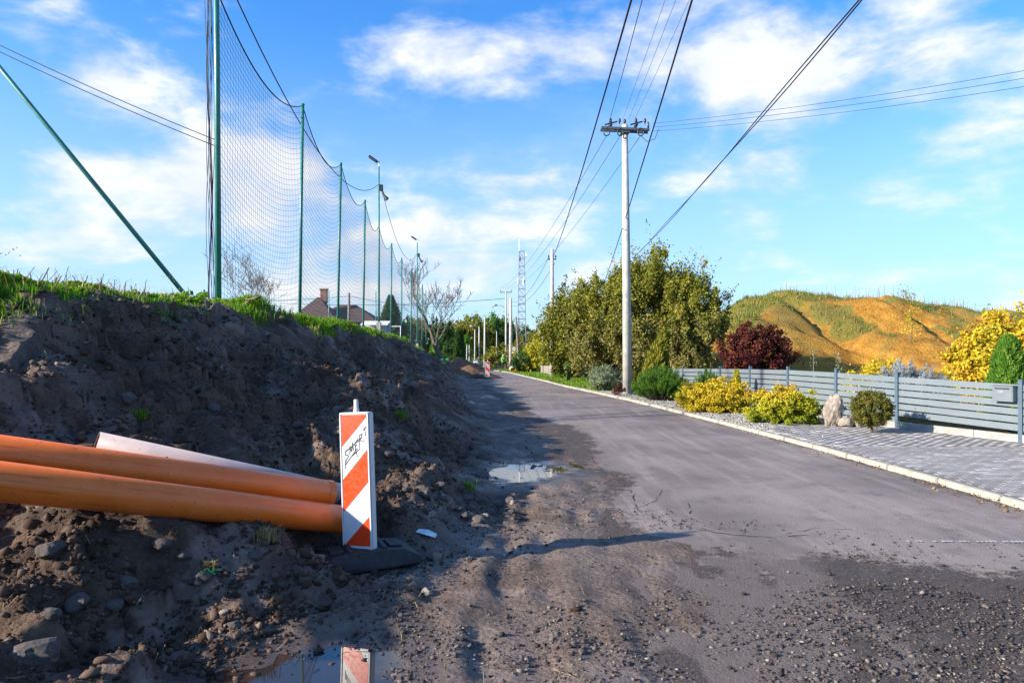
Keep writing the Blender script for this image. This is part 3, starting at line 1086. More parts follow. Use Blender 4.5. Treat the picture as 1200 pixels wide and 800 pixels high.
# puddles
for i, (cx, cy, ax, ay, lv) in enumerate(PUDDLES):
    vs = [(cx + ax * 1.45 * math.cos(a_) * (1 + .1 * math.sin(3 * a_ + i)), cy + ay * 1.45 * math.sin(a_), lv - .004) for a_ in np.linspace(0, 2 * math.pi, 40, endpoint=False)]
    o = MB().add(vs, [tuple(range(40))]).build('puddle', MAT['water'])
    tag(o, ['shallow puddle reflecting bright cloud in the muddy track', 'shallow puddle reflecting the striped sign beside black soil'][i], 'puddle', kind='structure')

# ------------------------------------------------------------------ the striped sign
def make_sign(mirror=False):
    root = empty('traffic_delineator')
    Wd, Ht, Dp = .25, 1.0, .06
    # plate body with pointed foot, x right, z up, front -y
    def outline(w, zt, zb, tip):
        return [(-w, zt), (w, zt), (w, zb), (tip, zb - (.05 if tip else .05)), (-tip, zb - .05), (-w, zb)]
    o2 = [(-Wd / 2, Ht), (Wd / 2, Ht), (Wd / 2, .05), (.05, 0), (-.05, 0), (-Wd / 2, .05)]
    vs = [(x, -Dp / 2, z) for x, z in o2] + [(x, Dp / 2, z) for x, z in o2]
    n = 6
    fs = [tuple(range(n))[::-1], tuple(range(n, 2 * n))] + [(i, (i + 1) % n, n + (i + 1) % n, n + i) for i in range(n)]
    me = MB().add(vs, fs).mesh('plate', bevel=.008)
    bm = bmesh.new()
    bm.from_mesh(me)
    bmesh.ops.recalc_face_normals(bm, faces=bm.faces)
    bm.to_mesh(me)
    bm.free()
    link('plate', me, MAT['sign_white'], root)
    # raised rim round the face
    rim = MB()
    fy = -Dp / 2
    for (x, z, sx, sz) in [(-Wd / 2 + .008, .53, .012, .92), (Wd / 2 - .008, .53, .012, .92), (0, Ht - .007, Wd - .01, .012), (0, .066, Wd - .01, .012)]:
        rim.box((x, fy - .003, z), (sx, .008, sz))
    rim.build('rim', MAT['sign_white'], root, bevel=.002)
    x0, x1, zt, zb = -Wd / 2 + .018, Wd / 2 - .018, Ht - .018, .078
    face = MB().add([(x0, fy - .002, zb), (x1, fy - .002, zb), (x1, fy - .002, zt), (x0, fy - .002, zt)], [(0, 1, 2, 3)]).build('reflective_face', MAT['sign_face'], root)
    H_ = zt - zb
    def uv(u, v):
        if mirror:
            u = 1 - u
        return (x0 + u * (x1 - x0), fy - .0035, zt - v * H_)
    for poly in ([(0, 0), (1, 0), (1, .02), (0, .245)], [(0, .50), (1, .265), (1, .515), (0, .745)], [(1, .775), (1, 1), (0, 1)]):
        MB().add([uv(*p) for p in poly], [tuple(range(len(poly)))]).build('red_stripe', MAT['sign_red'], face)
    # post socket on top
    MB().lathe([(.018, 0), (.022, .005), (.020, .02), (.017, .025), (.016, .085), (.012, .092)], (0, 0, Ht - .002), 14).build('lifting_spigot', MAT['sign_white'], root, smooth=True)
    return root, uv, face


sign, uv, face = make_sign()
# scrawled tag on the white band
strokes = [[(.22, .345), (.14, .35), (.12, .375), (.22, .385), (.24, .40), (.12, .425)], [(.30, .40), (.31, .335), (.37, .385), (.43, .325), (.45, .39)],
           [(.64, .33), (.52, .345), (.53, .40), (.62, .395)], [(.52, .37), (.60, .365)], [(.68, .40), (.70, .315), (.82, .318), (.72, .355), (.90, .385)], [(.86, .30), (.99, .29)], [(.92, .29), (.95, .355)],
           [(.12, .445), (.55, .40)], [(.10, .47), (.13, .41)], [(.40, .42), (.72, .412)], [(.56, .415), (.60, .455)], [(.10, .352), (.80, .345)]]
for st_ in strokes:
    mb = MB()
    pts = [Vector(uv(p[0], .285 + (p[1] - .37) * 1.05 - .15 * (p[0] - .25))) + Vector((0, -.0016, 0)) for p in st_]
    for a, b in zip(pts[:-1], pts[1:]):
        d = (b - a).normalized()
        n = Vector((-d.z, 0, d.x)) * .0024
        a2, b2 = a - d * .002, b + d * .002
        mb.add([a2 - n, b2 - n, b2 + n, a2 + n], [(0, 1, 2, 3)])
    mb.build('graffiti_stroke', MAT['ink'], face)
# black rubber foot
def foot_mesh():
    mb = MB()
    prof = [(-.36, .0), (-.36, .05), (-.25, .11), (-.09, .125), (.09, .125), (.25, .11), (.36, .05), (.36, .0)]
    vs = []
    for yy in (-.17, .17):
        for (x, z) in prof:
            vs.append((x, yy * (1 - .12 * (z > .06)), z))
    n = len(prof)
    fs = [tuple(range(n)), tuple(range(2 * n - 1, n - 1, -1))] + [(i, n + i, n + (i + 1) % n, (i + 1) % n) for i in range(n)]
    mb.add(vs, fs)
    for sx in (-1, 1):
        mb.box((sx * .20, 0, .118), (.10, .16, .016), Matrix.Rotation(sx * .09, 3, 'Y'))
        mb.box((sx * .115, 0, .128), (.045, .24, .022))
    return mb.mesh('rubber_foot', bevel=.008)


fme = foot_mesh()
bmx = bmesh.new()
bmx.from_mesh(fme)
bmesh.ops.recalc_face_normals(bmx, faces=bmx.faces)
bmx.to_mesh(fme)
bmx.free()
ft = link('rubber_foot', fme, MAT['rubber'])
ft.location = (-1.03, 4.78, .055)
ft.rotation_euler = (.04, -.03, .45)
tag(ft, 'black recycled rubber sign foot half sunk in the mud', 'sign foot')
sign.location = (-1.055, 4.76, .115)
sign.rotation_euler = (R(-2), R(-3.6), R(-24))
tag(sign, 'tall red and white striped traffic plate with a scrawled graffiti tag', 'traffic sign')

# ------------------------------------------------------------------ pipes
for i, ((a, b, r), lab, mt) in enumerate(zip(PIPES, ['orange plastic drain pipe lying lowest, its end behind the striped sign', 'orange plastic drain pipe lying on top of the lower orange one',
                                             'pale dusty plastic pipe lying behind the two orange pipes'], ['pipe_orange', 'pipe_orange', 'pipe_pale'])):
    A, B = Vector(a), Vector(b)
    if i < 2:
        B = A + (B - A) * 1.75
    L = (B - A).length
    root = empty('drain_pipe', A)
    root.rotation_mode = 'QUATERNION'
    root.rotation_quaternion = (B - A).to_track_quat('Z', 'Y')
    sd_ = 40
    mb = MB()
    mb.lathe([(r - .007, -.0), (r - .004, -.004), (r, .002), (r, L), (r - .007, L)], sides=sd_, cap=False)
    mb.build('pipe_wall', MAT[mt], root, smooth=True)
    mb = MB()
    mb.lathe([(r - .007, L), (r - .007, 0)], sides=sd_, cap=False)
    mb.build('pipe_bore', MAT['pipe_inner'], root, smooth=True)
    if i == 1:
        mb = MB()
        mb.lathe([(r + .0015, .0), (r + .0015, .05)], sides=sd_, cap=False)
        mb.build('end_mark', MAT['pipe_orange'], root, smooth=True)
    tag(root, lab, 'pipe')

# litter and string
o = MB().add([(-.085, -.02, 0), (0, -.03, .012), (.085, -.012, .0), (.08, .02, .012), (0, .026, .02), (-.075, .018, .008)], [(0, 1, 4, 5), (1, 2, 3, 4)]).build('litter_scrap', MAT['litter'])
x, y, z = hit_bank(500, 631)
o.location = (x, y, z + .03)
o.rotation_euler = (.3, .2, -.35)
sm = o.modifiers.new('s', 'SOLIDIFY')
sm.thickness = .004
tag(o, 'crumpled strip of pale litter on the mud past the sign', 'litter')
x, y, z = hit_bank(247, 675)
mb = MB()
for k in range(5):
    a_ = k * 1.25
    mb.tube([(0, 0, .0), (.03 * math.cos(a_), .03 * math.sin(a_), .02), (.06 * math.cos(a_ + .5), .06 * math.sin(a_ + .5), .008)], .0028, 5)
o = mb.build('string_scrap', MAT['string'])
o.location = (x, y, z + .015)
tag(o, 'frayed scrap of bright green plastic string on the soil', 'string')

# ------------------------------------------------------------------ foliage builders
def leaf_geo(pts, size, nrm=None, aspect=.55, droop=0.0):
    """a small four-cornered leaf at each point; returns V, F, rnd"""
    n = len(pts)
    d = rng.normal(size=(n, 3))
    d[:, 2] -= droop
    d /= np.linalg.norm(d, axis=1)[:, None] + 1e-9
    q = rng.normal(size=(n, 3))
    if nrm is not None:
        q = q * .75 + nrm * 1.0
    s = np.cross(d, q)
    s /= np.linalg.norm(s, axis=1)[:, None] + 1e-9
    sz = (size * rng.uniform(.6, 1.35, n))[:, None]
    P = np.asarray(pts)
    V = np.stack([P - d * sz * .5, P + s * sz * aspect * .5, P + d * sz * .5, P - s * sz * aspect * .5], 1).reshape(-1, 3)
    F = np.arange(n * 4).reshape(-1, 4)
    return V, F


def leaves(name, pts, size, mat, parent=None, nrm=None, aspect=.55, droop=0., rnd=None):
    V, F = leaf_geo(pts, size, nrm, aspect, droop)
    if rnd is None:
        rnd = rng.random(len(pts))
    return link(name, npmesh(name, V, F, False, {'rnd': np.repeat(np.clip(rnd, 0, 1), 4)}), mat, parent)


def crown_pts(n, ax, clumps, spread, shell=.55, zmin=-1.0, fn=None):
    """points in clumps through an ellipsoid (half axes ax) centred on 0; also clump tone and outward normals"""
    c = []
    while len(c) < clumps:
        p = rng.normal(size=3)
        p /= np.linalg.norm(p)
        p = p * (shell + (1 - shell) * rng.random() ** .6)
        if p[2] < zmin:
            continue
        if fn is not None and not fn(p):
            continue
        c.append(p * (.82 + .26 * rng.random()))
    c = np.array(c)
    k = rng.integers(0, clumps, n)
    r = spread * rng.uniform(.5, 1.35, clumps)
    g = rng.normal(size=(n, 3))
    g /= np.linalg.norm(g, axis=1)[:, None]
    g *= (rng.random(n) ** .45)[:, None] * r[k][:, None]
    P = c[k] + g
    P = P[P[:, 2] > zmin - .1]
    kk = k[:len(P)]
    out = rng.random(len(P)) < .10
    P[out] *= (1 + .22 * rng.random(out.sum()) ** 2)[:, None]
    tone = rng.random(clumps)[kk] * .55 + rng.random(len(P)) * .45
    N = P / (np.linalg.norm(P, axis=1)[:, None] + 1e-6)
    return P * np.array(ax), N, tone


def branches(root, base, h, spread, levels, mat, r0, seed, lean=(0, 0), n0=4, up=.5, name='trunk', shrink=.68, sides=6, rm=.03):
    """a tapered trunk that forks again and again; returns tips"""
    r = random.Random(seed)
    mb = MB()
    tips = []
    rmin = r0 * rm

    def grow(p, d, L, rad, lv):
        n = 4
        pts, rads = [p.copy()], [rad]
        q, dd = p.copy(), d.copy()
        for i in range(n):
            dd = (dd + Vector((r.gauss(0, .13), r.gauss(0, .13), r.gauss(0, .08) + .05 * up))).normalized()
            q = q + dd * (L / n)
            pts.append(q.copy())
            rads.append(rad * (1 - .55 * (i + 1) / n))
        mb.tube(pts, rads, max(3, sides - (levels - lv)), cap=False)
        if lv == 0:
            tips.append(q)
            return
        kids = r.randint(2, 3) if lv < levels else n0
        for k in range(kids):
            a = 2 * math.pi * (k + r.random() * .7) / kids
            side = Vector((math.cos(a), math.sin(a), 0))
            nd = (dd * r.uniform(.5, 1.0) + side * spread * r.uniform(.6, 1.2) + Vector((0, 0, up * r.uniform(.1, .7)))).normalized()
            st = pts[r.randint(2, n)]
            grow(st, nd, L * shrink * r.uniform(.75, 1.15), max(rads[-1] * r.uniform(.75, 1.0), rmin), lv - 1)

    grow(Vector(base), Vector((lean[0], lean[1], 1)).normalized(), h, r0, levels)
    mb.build(name, mat, root, smooth=True)
    return tips


def shrub(name, loc, ax, mat, n, leaf, label, cat='shrub', group=None, clumps=60, spread=.22, shell=.6, zc=.9, stems=5, rz=0, aspect=.55, squash=None, tonef=None, stem_mat='bark'):
    """low bush: foliage clumps down to the ground over a few stems"""
    root = empty(name, loc)
    P, N, tone = crown_pts(n, ax, clumps, spread, shell, -.55)
    if tonef is not None:
        tone = tonef(P / np.array(ax), tone)
    P[:, 2] += ax[2] * zc - ax[2] * .3
    P[:, 2] = np.maximum(P[:, 2], .02)
    leaves('foliage', P, leaf, MAT[mat], root, N, aspect, rnd=tone)
    mb = MB()
    for k in range(stems):
        a = 6.28 * k / stems + .3
        e = Vector((ax[0] * .55 * math.cos(a), ax[1] * .55 * math.sin(a), ax[2] * 1.0))
        mb.tube([(0.03 * math.cos(a), .03 * math.sin(a), -.06), e * .4 + Vector((0, 0, .05)), e], [.018, .013, .004], 5)
    mb.build('stem', MAT[stem_mat], root, smooth=True)
    return tag(root, label, cat, group)


GZ = .055
# ------------------------------------------------------------------ front garden plants
def height_tone(lo, hi):  # leaf tone moves up the colour ramp towards the top of the bush
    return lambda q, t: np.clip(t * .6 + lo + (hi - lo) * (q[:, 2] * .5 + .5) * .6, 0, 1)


shrub('spirea_bush', (5.22, 17.3, GZ), (1.0, .72, .52), 'leaf_yellow', 30000, .050, 'broad golden yellow bush beside the dark green pine bush', 'shrub', clumps=230, spread=.16, shell=.35, tonef=height_tone(.0, .5))
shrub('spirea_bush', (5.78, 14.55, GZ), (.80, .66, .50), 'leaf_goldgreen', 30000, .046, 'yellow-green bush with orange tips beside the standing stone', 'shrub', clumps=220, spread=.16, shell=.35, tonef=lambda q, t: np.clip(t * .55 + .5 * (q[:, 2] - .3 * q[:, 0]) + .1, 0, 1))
shrub('yellow_shrub', (5.05, 19.6, GZ), (.36, .36, .34), 'leaf_goldgreen', 2600, .05, 'small yellow-green bush beside the dark green pine bush', 'shrub', clumps=26, spread=.25, stems=3)


def pine_bush(name, loc, ax, n_t, mat, label, seed, cat='pine shrub'):
    """upright candles of needles"""
    root = empty(name, loc)
    r = np.random.default_rng(seed)
    pts, dirs = [], []
    mb = MB()
    for k in range(n_t):
        a, rr = r.random() * 6.283, math.sqrt(r.random())
        e = np.array([ax[0] * rr * math.cos(a), ax[1] * rr * math.sin(a), ax[2] * (math.sqrt(max(0, 1 - rr ** 2 * .8)) * r.uniform(.72, 1.1))])
        if r.random() < .35:
            e[2] *= r.uniform(.3, .8)
        b = np.array([e[0] * .55, e[1] * .55, max(.02, e[2] * .35)])
        mb.tube([(e[0] * .1, e[1] * .1, -.05), tuple(b), tuple(e)], [.012, .008, .003], 4, cap=False)
        m = 120
        u = r.random(m)[:, None] ** .7
        pts.append(b + (e - b) * (.35 + .68 * u) + r.normal(size=(m, 3)) * .012)
        dd = (e - b) / (np.linalg.norm(e - b) + 1e-6) * .8 + r.normal(size=(m, 3)) * .55
        dirs.append(dd)
    P, D = np.concatenate(pts), np.concatenate(dirs)
    D /= np.linalg.norm(D, axis=1)[:, None]
    n = len(P)
    L = r.uniform(.05, .10, n)[:, None] * (ax[0] / .8) ** .5
    S = np.cross(D, r.normal(size=(n, 3)))
    S /= np.linalg.norm(S, axis=1)[:, None]
    V = np.stack([P - S * .0055, P + S * .0055, P + D * L], 1).reshape(-1, 3)
    V[:, 2] = np.maximum(V[:, 2], .01)
    link('needles', npmesh('needles', V, np.arange(n * 3).reshape(-1, 3), False, {'rnd': np.repeat(r.random(n), 3)}), MAT[mat], root)
    mb.build('stem', MAT['bark'], root)
    return tag(root, label, cat)


pine_bush('mountain_pine', (4.72, 21.6, GZ), (.92, .8, 1.02), 330, 'leaf_green', 'large dark green bushy pine beside the concrete utility pole', 3)
pine_bush('mountain_pine', (5.72, 20.0, GZ), (.50, .50, 1.0), 140, 'leaf_green', 'small dark green pine in front of the grey fence', 4)
shrub('silver_shrub', (3.75, 27.2, GZ), (.72, .62, .62), 'leaf_silver', 14000, .055, 'silvery green bush beside the small maroon shrub', clumps=60, spread=.24, shell=.4)
shrub('barberry_shrub', (3.80, 24.3, GZ), (.24, .24, .24), 'leaf_maroon', 1800, .035, 'tiny maroon shrub at the base of the utility pole', clumps=20, spread=.28, stems=3)


def cone_conifer(name, loc, r, h, mat, n, label, leaf=.06, fat=1.0, cat='conifer', tilt=0.0, base=.06, group=None):
    root = empty(name, loc)
    root.rotation_euler = (0, tilt, 0)
    z = rng.random(n) ** .85
    prof = (np.clip(1 - z, 0, 1) ** (.75 / fat)) * (.55 + .45 * np.clip(z * 6, 0, 1))
    a = rng.random(n) * 6.283
    lump = 1 + .10 * np.sin(a * 5 + z * 17) + .07 * np.sin(a * 9 - z * 31)
    rad = r * prof * lump * (.70 + .33 * rng.random(n) ** .6)
    P = np.stack([rad * np.cos(a), rad * np.sin(a), base + z * h], 1)
    N = np.stack([np.cos(a), np.sin(a), .5 + 0 * a], 1)
    D = N * .55 + np.array([0, 0, 1.0]) + rng.normal(size=(n, 3)) * .35
    D /= np.linalg.norm(D, axis=1)[:, None]
    S = np.cross(D, N + rng.normal(size=(n, 3)) * .5)
    S /= np.linalg.norm(S, axis=1)[:, None]
    sz = leaf * rng.uniform(.6, 1.4, n)[:, None]
    V = np.stack([P - S * sz * .22, P + S * sz * .22, P + D * sz], 1).reshape(-1, 3)
    link('foliage', npmesh('foliage', V, np.arange(n * 3).reshape(-1, 3), False, {'rnd': np.repeat(rng.random(n) * .6 + .4 * (np.sin(a * 7 + z * 23) * .5 + .5), 3)}), MAT[mat], root)
    MB().tube([(0, 0, -.1), (0, 0, h * .5), (0, 0, h * .93)], [.05 * r + .03, .03 * r + .02, .006], 6).build('trunk', MAT['bark'], root, smooth=True)
    return tag(root, label, cat, group)


cone_conifer('column_conifer', (6.02, 18.3, GZ), .16, .95, 'leaf_goldgreen', 2600, 'slim yellow-green column conifer in front of the grey fence', .07, 1.3)
cone_conifer('thuja', (9.42, 12.95, GZ), .42, 1.72, 'leaf_green', 14000, 'green cone thuja standing behind the fence near the letterbox', .075, 1.7)
# clipped ball on a short stem
tp = empty('topiary_ball', (6.68, 12.68, .068))
P, N, tone = crown_pts(22000, (.36, .36, .34), 420, .13, .70, -1.0)
P[:, 2] += .44
leaves('foliage', P, .030, MAT['leaf_topiary'], tp, N, .6, rnd=tone)
MB().tube([(0, 0, -.05), (.01, 0, .15), (0, .01, .45)], [.03, .022, .018], 8).build('stem', MAT['bark'], tp, smooth=True)
for k in range(7):
    a = k * .9
    MB().tube([(0, 0, .28), (.24 * math.cos(a), .24 * math.sin(a), .55 + .04 * k)], [.012, .004], 4).build('twig', MAT['bark'], tp)
tag(tp, 'round clipped olive-green topiary ball on a short stem', 'topiary')
# standing stone and its small neighbour
o = link('standing_stone', rock_mesh('standing_stone', 7, (.22, .17, .40), sub=4, rough=.35), MAT['rock'])
o.location = (6.56, 13.95, .33)
o.rotation_euler = (.05, .10, .4)
tag(o, 'tall grey-brown standing stone in front of the fence', 'stone')
for k, (x, y, s) in enumerate([(6.72, 13.75, .14), (6.95, 13.72, .11)]):
    o = link('boulder', rock_mesh('boulder', 17 + k, (1.2, 1, .9)), MAT['rock'])
    o.location = (x, y, .07 + s * .5)
    o.scale = (s, s, s)
    tag(o, 'low brown boulder at the foot of the standing stone', 'stone', 'boulders by the standing stone')

# ------------------------------------------------------------------ the grey slat fence
fence = empty('slat_fence', (7.6, 13.5, GZ))
FO = Vector((7.6, 13.5, GZ))
tag(fence, 'grey-blue metal fence of wide horizontal slats on a pale plinth', 'fence')
for i, ((x, y), tz) in enumerate(zip(FP, FTOP)):
    d = Vector((FP[min(i + 1, len(FP) - 1)][0] - FP[max(i - 1, 0)][0], FP[min(i + 1, len(FP) - 1)][1] - FP[max(i - 1, 0)][1], 0)).normalized()
    rz = math.atan2(d.y, d.x)
    m = Matrix.Rotation(rz, 3, 'Z')
    h = tz + .02 - .0
    post = MB().box((0, 0, h / 2 - .1), (.07, .07, h + .2)).box((0, 0, h + .004), (.078, .078, .010)).build('post', MAT['post_paint'], fence, bevel=.003)
    post.location = Vector((x, y, 0)) - FO
    post.location.z = -.0 + GZ - FO.z
    post.rotation_euler = (0, 0, rz)
for i in range(len(FP) - 1):
    a, b = Vector((*FP[i], 0)), Vector((*FP[i + 1], 0))
    d = b - a
    L = d.length - .075
    c = (a + b) / 2
    rz = math.atan2(d.y, d.x)
    n_s, sh, gap = 7, .108, .024
    for k in range(n_s):
        za = FTOP[i] - .06 - k * (sh + gap)
        zb_ = FTOP[i + 1] - .06 - k * (sh + gap)
        if min(za, zb_) < .2:
            continue
        sl_ = MB().box((0, 0, 0), (L, .022, sh)).build('slat', MAT['fence_paint'], fence, bevel=.003)
        sl_.location = Vector((c.x, c.y, (za + zb_) / 2)) - FO
        sl_.rotation_euler = (random.gauss(0, .012), -math.atan2(zb_ - za, d.length) + random.gauss(0, .0012), rz)
    for k in range(3):
        q = a + d * ((k + .5) / 3)
        p_ = MB().box((0, 0, 0), (d.length / 3 - .008, .06, .24)).build('plinth_block', MAT['plinth'], fence, bevel=.006)
        p_.location = Vector((q.x, q.y, .07)) - FO
        p_.rotation_euler = (0, 0, rz)
# letterbox
a, b = Vector((*FP[1], 0)), Vector((*FP[2], 0))
d = (b - a).normalized()
q = a + d * .22
nrm = Vector((-d.y, d.x, 0))
lb = empty('letterbox', (q.x + nrm.x * .075, q.y + nrm.y * .075, .86), math.atan2(d.y, d.x))
MB().box((0, 0, 0), (.34, .11, .26)).build('box_body', MAT['box_paint'], lb, bevel=.006)
MB().box((0, .0575, .005), (.30, .006, .20)).build('door_panel', MAT['box_paint'], lb, bevel=.002)
MB().box((0, .0, .134), (.36, .14, .010)).build('lid', MAT['box_paint'], lb, bevel=.003)
MB().box((0, .062, .085), (.24, .004, .022)).build('slot_flap', MAT['dark_metal'], lb)
MB().box((.02, .062, .03), (.12, .003, .04)).build('name_plate', MAT['galv'], lb)
MB().lathe([(.008, 0), (.008, .008), (.004, .009)], sides=10).build('lock', MAT['galv'], lb).location = (-.1, .06, -.05)
tag(lb, 'grey metal letterbox hung on the slat fence', 'letterbox')

# behind the fence
shrub('yellow_shrub', (9.15, 16.8, GZ), (1.05, .9, .80), 'leaf_yellow', 20000, .065, 'rounded yellow shrub behind the fence and the blue dwarf spruce', clumps=170, spread=.18, shell=.35, tonef=height_tone(-.1, .5))
pine_bush('blue_spruce', (8.55, 14.7, GZ + .25), (.85, .6, 1.0), 260, 'leaf_blue', 'low blue-grey spruce just behind the fence', 11, 'spruce')
# yellow-leaved tree at the right
yt = empty('yellow_tree', (12.2, 16.2, GZ - .25))
branches(yt, (0, 0, -.1), .9, .7, 4, MAT['bark'], .07, 21, n0=5)
P, N, tone = crown_pts(32000, (1.75, 1.5, 1.35), 330, .13, .4, -.95)
P[:, 2] += 1.40
leaves('crown', P, .10, MAT['leaf_yellow'], yt, N, .62, .4, tone)
tag(yt, 'bright yellow leafy tree behind the fence and the cone thuja', 'tree')
# maroon maple
mt_ = empty('maroon_maple', (7.95, 22.2, GZ))
branches(mt_, (0, 0, -.1), .7, .8, 4, MAT['bark'], .06, 22, n0=5)
P, N, tone = crown_pts(30000, (1.22, 1.1, 1.05), 320, .14, .4, -.9)
P[:, 2] += 1.48
leaves('crown', P, .075, MAT['leaf_maroon'], mt_, N, .55, .3, tone)
tag(mt_, 'dark maroon rounded maple rising behind the fence', 'tree')
# thin saplings behind the fence
for k, (px, d, h, lab) in enumerate([(953, 20, 1.6, 'thin pale young conifer behind the fence beside the maple'), (982, 21, 1.5, 'sparse grey sapling behind the fence beside the yellow shrub')]):
    s_ = empty('sapling', (at(px, 0, d).x, d, GZ))
    MB().tube([(0, 0, -.05), (.01, 0, h * .6), (0, 0, h)], [.016, .011, .003], 5).build('trunk', MAT['plank_pale'], s_)
    P = []
    for j in range(60):
        z = h * (.3 + .7 * rng.random())
        a = rng.random() * 6.28
        P.append((math.cos(a) * .22 * (1 - z / h + .15), math.sin(a) * .22 * (1 - z / h + .15), z))
    leaves('foliage', np.array(P), .07, MAT['leaf_silver'], s_)
    tag(s_, lab, 'sapling')

# ------------------------------------------------------------------ the spoil hill
hx = np.linspace(6, 80, 190)
hy = np.linspace(24, 95, 170)
X, Y = np.meshgrid(hx, hy)


def hill_h(X, Y):
    # crown line rises at about 50 m, falling to the right
    ang = X / Y
    topz = np.interp(ang, [.16, .25, .30, .34, .38, .46, .56, .60, .65, .72, .9, 1.2], [.0, 2.2, 4.5, 5.6, 6.15, 5.9, 5.85, 5.4, 5.0, 4.9, 4.7, 4.0])
    front = sstep(27, 50, Y)
    z = topz * front ** 1.0
    w_ = sstep(.2, .8, z)
    z = z + w_ * (.75 * fbm(X, Y, 6, 4, 801) * sstep(52, 40, Y) + .30 * fbm(X, Y, 2.2, 4, 805) + .10 * fbm(X, Y, .8, 3, 807))
    # rain gullies
    z = z - w_ * .55 * np.clip(np.sin(X * 1.1 + .9 * fbm(X, Y, 5, 2, 809)), 0, 1) ** 4 * sstep(54, 44, Y)
    z = z * sstep(95, 62, Y)
    return z - .25 + G(Y)


Z = hill_h(X, Y)
def hill_green(X, Y, Z):
    a_ = X / Y
    g_ = np.zeros_like(X)
    for (a0, z0, a1, z1, wd_) in [(.40, 5.3, .515, 2.6, .035), (.33, 5.2, .47, 5.5, .05), (.56, 5.2, .60, 4.8, .03), (.70, 4.4, .74, 4.0, .03), (.335, 3.0, .36, 4.6, .03), (.63, 3.1, .68, 2.4, .035)]:
        dx_, dz_ = (a1 - a0) * 12, z1 - z0
        px, pz = (a_ - a0) * 12, Z - z0
        t_ = np.clip((px * dx_ + pz * dz_) / (dx_ ** 2 + dz_ ** 2), 0, 1)
        d_ = np.hypot(px - t_ * dx_, pz - t_ * dz_) / 12 + .03 * fbm(X, Y, 1.5, 4, 821)
        g_ = np.maximum(g_, sstep(wd_, wd_ * .35, d_))
    return g_


ang = X / Y
gy_ = sstep(.62, .30, ang) * sstep(2.6, 4.6, Z + .8 * fbm(X, Y, 3, 3, 811)) * .95
gy_ = np.maximum(gy_, .95 * sstep(.05, .32, fbm(X, Y, 4.5, 4, 813)) * sstep(.85, .5, ang))
gy_ = np.maximum(gy_, .75 * sstep(1.8, .8, Z) * sstep(.56, .3, ang))
gy_ = np.maximum(gy_, hill_green(X, Y, Z))
heightfield('hill', X, Y, Z, MAT['hill_earth'], {'grassy': gy_})


def blades(name, x, y, z, hgt, wid, mat, lean=.35, kind='stuff', parent=None, rnd=None, seg2=True):
    n = len(x)
    a = rng.random(n) * 6.283
    dx, dy = np.cos(a), np.sin(a)
    ln = lean * rng.random(n) * hgt
    b2 = rng.random(n) * 6.283
    ox, oy = np.cos(b2) * ln, np.sin(b2) * ln
    w = wid * rng.uniform(.6, 1.3, n) * .5
    P0 = np.stack([x - dx * w, y - dy * w, z - .02], 1)
    P1 = np.stack([x + dx * w, y + dy * w, z - .02], 1)
    M0 = np.stack([x - dx * w * .8 + ox * .35, y - dy * w * .8 + oy * .35, z + hgt * .6], 1)
    M1 = np.stack([x + dx * w * .8 + ox * .35, y + dy * w * .8 + oy * .35, z + hgt * .6], 1)
    T0 = np.stack([x + ox - dx * w * .12, y + oy - dy * w * .12, z + hgt * (1 - .25 * lean)], 1)
    T1 = np.stack([x + ox + dx * w * .12, y + oy + dy * w * .12, z + hgt * (1 - .25 * lean)], 1)
    V = np.stack([P0, P1, M1, M0, T1, T0], 1).reshape(-1, 3)
    i = np.arange(n)[:, None] * 6
    F = np.concatenate([i + np.array([[0, 1, 2, 3]]), i + np.array([[3, 2, 4, 5]])], 0)
    if rnd is None:
        rnd = rng.random(n)
    o = link(name, npmesh(name, V, F, False, {'rnd': np.repeat(np.clip(rnd, 0, 1), 6)}), mat, parent)
    return tag(o, kind=kind) if kind else o


# weeds and grass on the hill
n = 80000
x, y = rng.uniform(11, 40, n), rng.uniform(32, 56, n)
z = hill_h(x, y)
g = sstep(.60, .30, x / y) * sstep(2.8, 4.8, z + 1.2 * fbm(x, y, 2, 4, 811)) * sstep(-.2, .25, fbm(x, y, 1.6, 3, 815))
g = np.maximum(g, .9 * sstep(.10, .36, fbm(x, y, 4.5, 4, 813)))
g = np.maximum(g, hill_green(x, y, z))
keep = rng.random(n) < g * (.12 + .5 * sstep(.52, .3, x / y))
tag(blades('hill_grass', x[keep], y[keep], z[keep], rng.uniform(.08, .30, keep.sum()), .04, MAT['hill_blade']), 'green grass tufts growing on the orange spoil hill', 'grass')
n = 700
x = rng.uniform(14, 46, n)
y = rng.uniform(47.5, 53, n)
z = hill_h(x, y)
tag(blades('dry_weeds', x, y, z, rng.uniform(.3, 1.1, n) ** 1.3, .022, MAT['dry_stalk'], .2), 'dry upright weed stalks along the crown of the hill', 'weeds')
for k, (px, py, d, h) in enumerate([(1062, 345, 46, 1.0), (1068, 388, 36, 1.8)]):
    p = at(px, py, d)
    z0 = float(hill_h(np.array([p.x]), np.array([d]))[0])
    s_ = empty('sapling', (p.x, d, z0))
    MB().tube([(0, 0, -.1), (.04, 0, h * .5), (0, 0, h)], [.025, .018, .005], 5).build('trunk', MAT['bark'], s_)
    q = rng.normal(size=(220, 3)) * np.array([.28, .28, .28 * h]) + np.array([0, 0, h * .68])
    q[:, 2] = np.maximum(q[:, 2], .05)
    leaves('foliage', q, .12, MAT[['leaf_olive', 'leaf_goldgreen'][k]], s_)
    tag(s_, ['small dark sapling on the crown of the spoil hill', 'yellow-green sapling growing on the face of the spoil hill'][k], 'sapling')

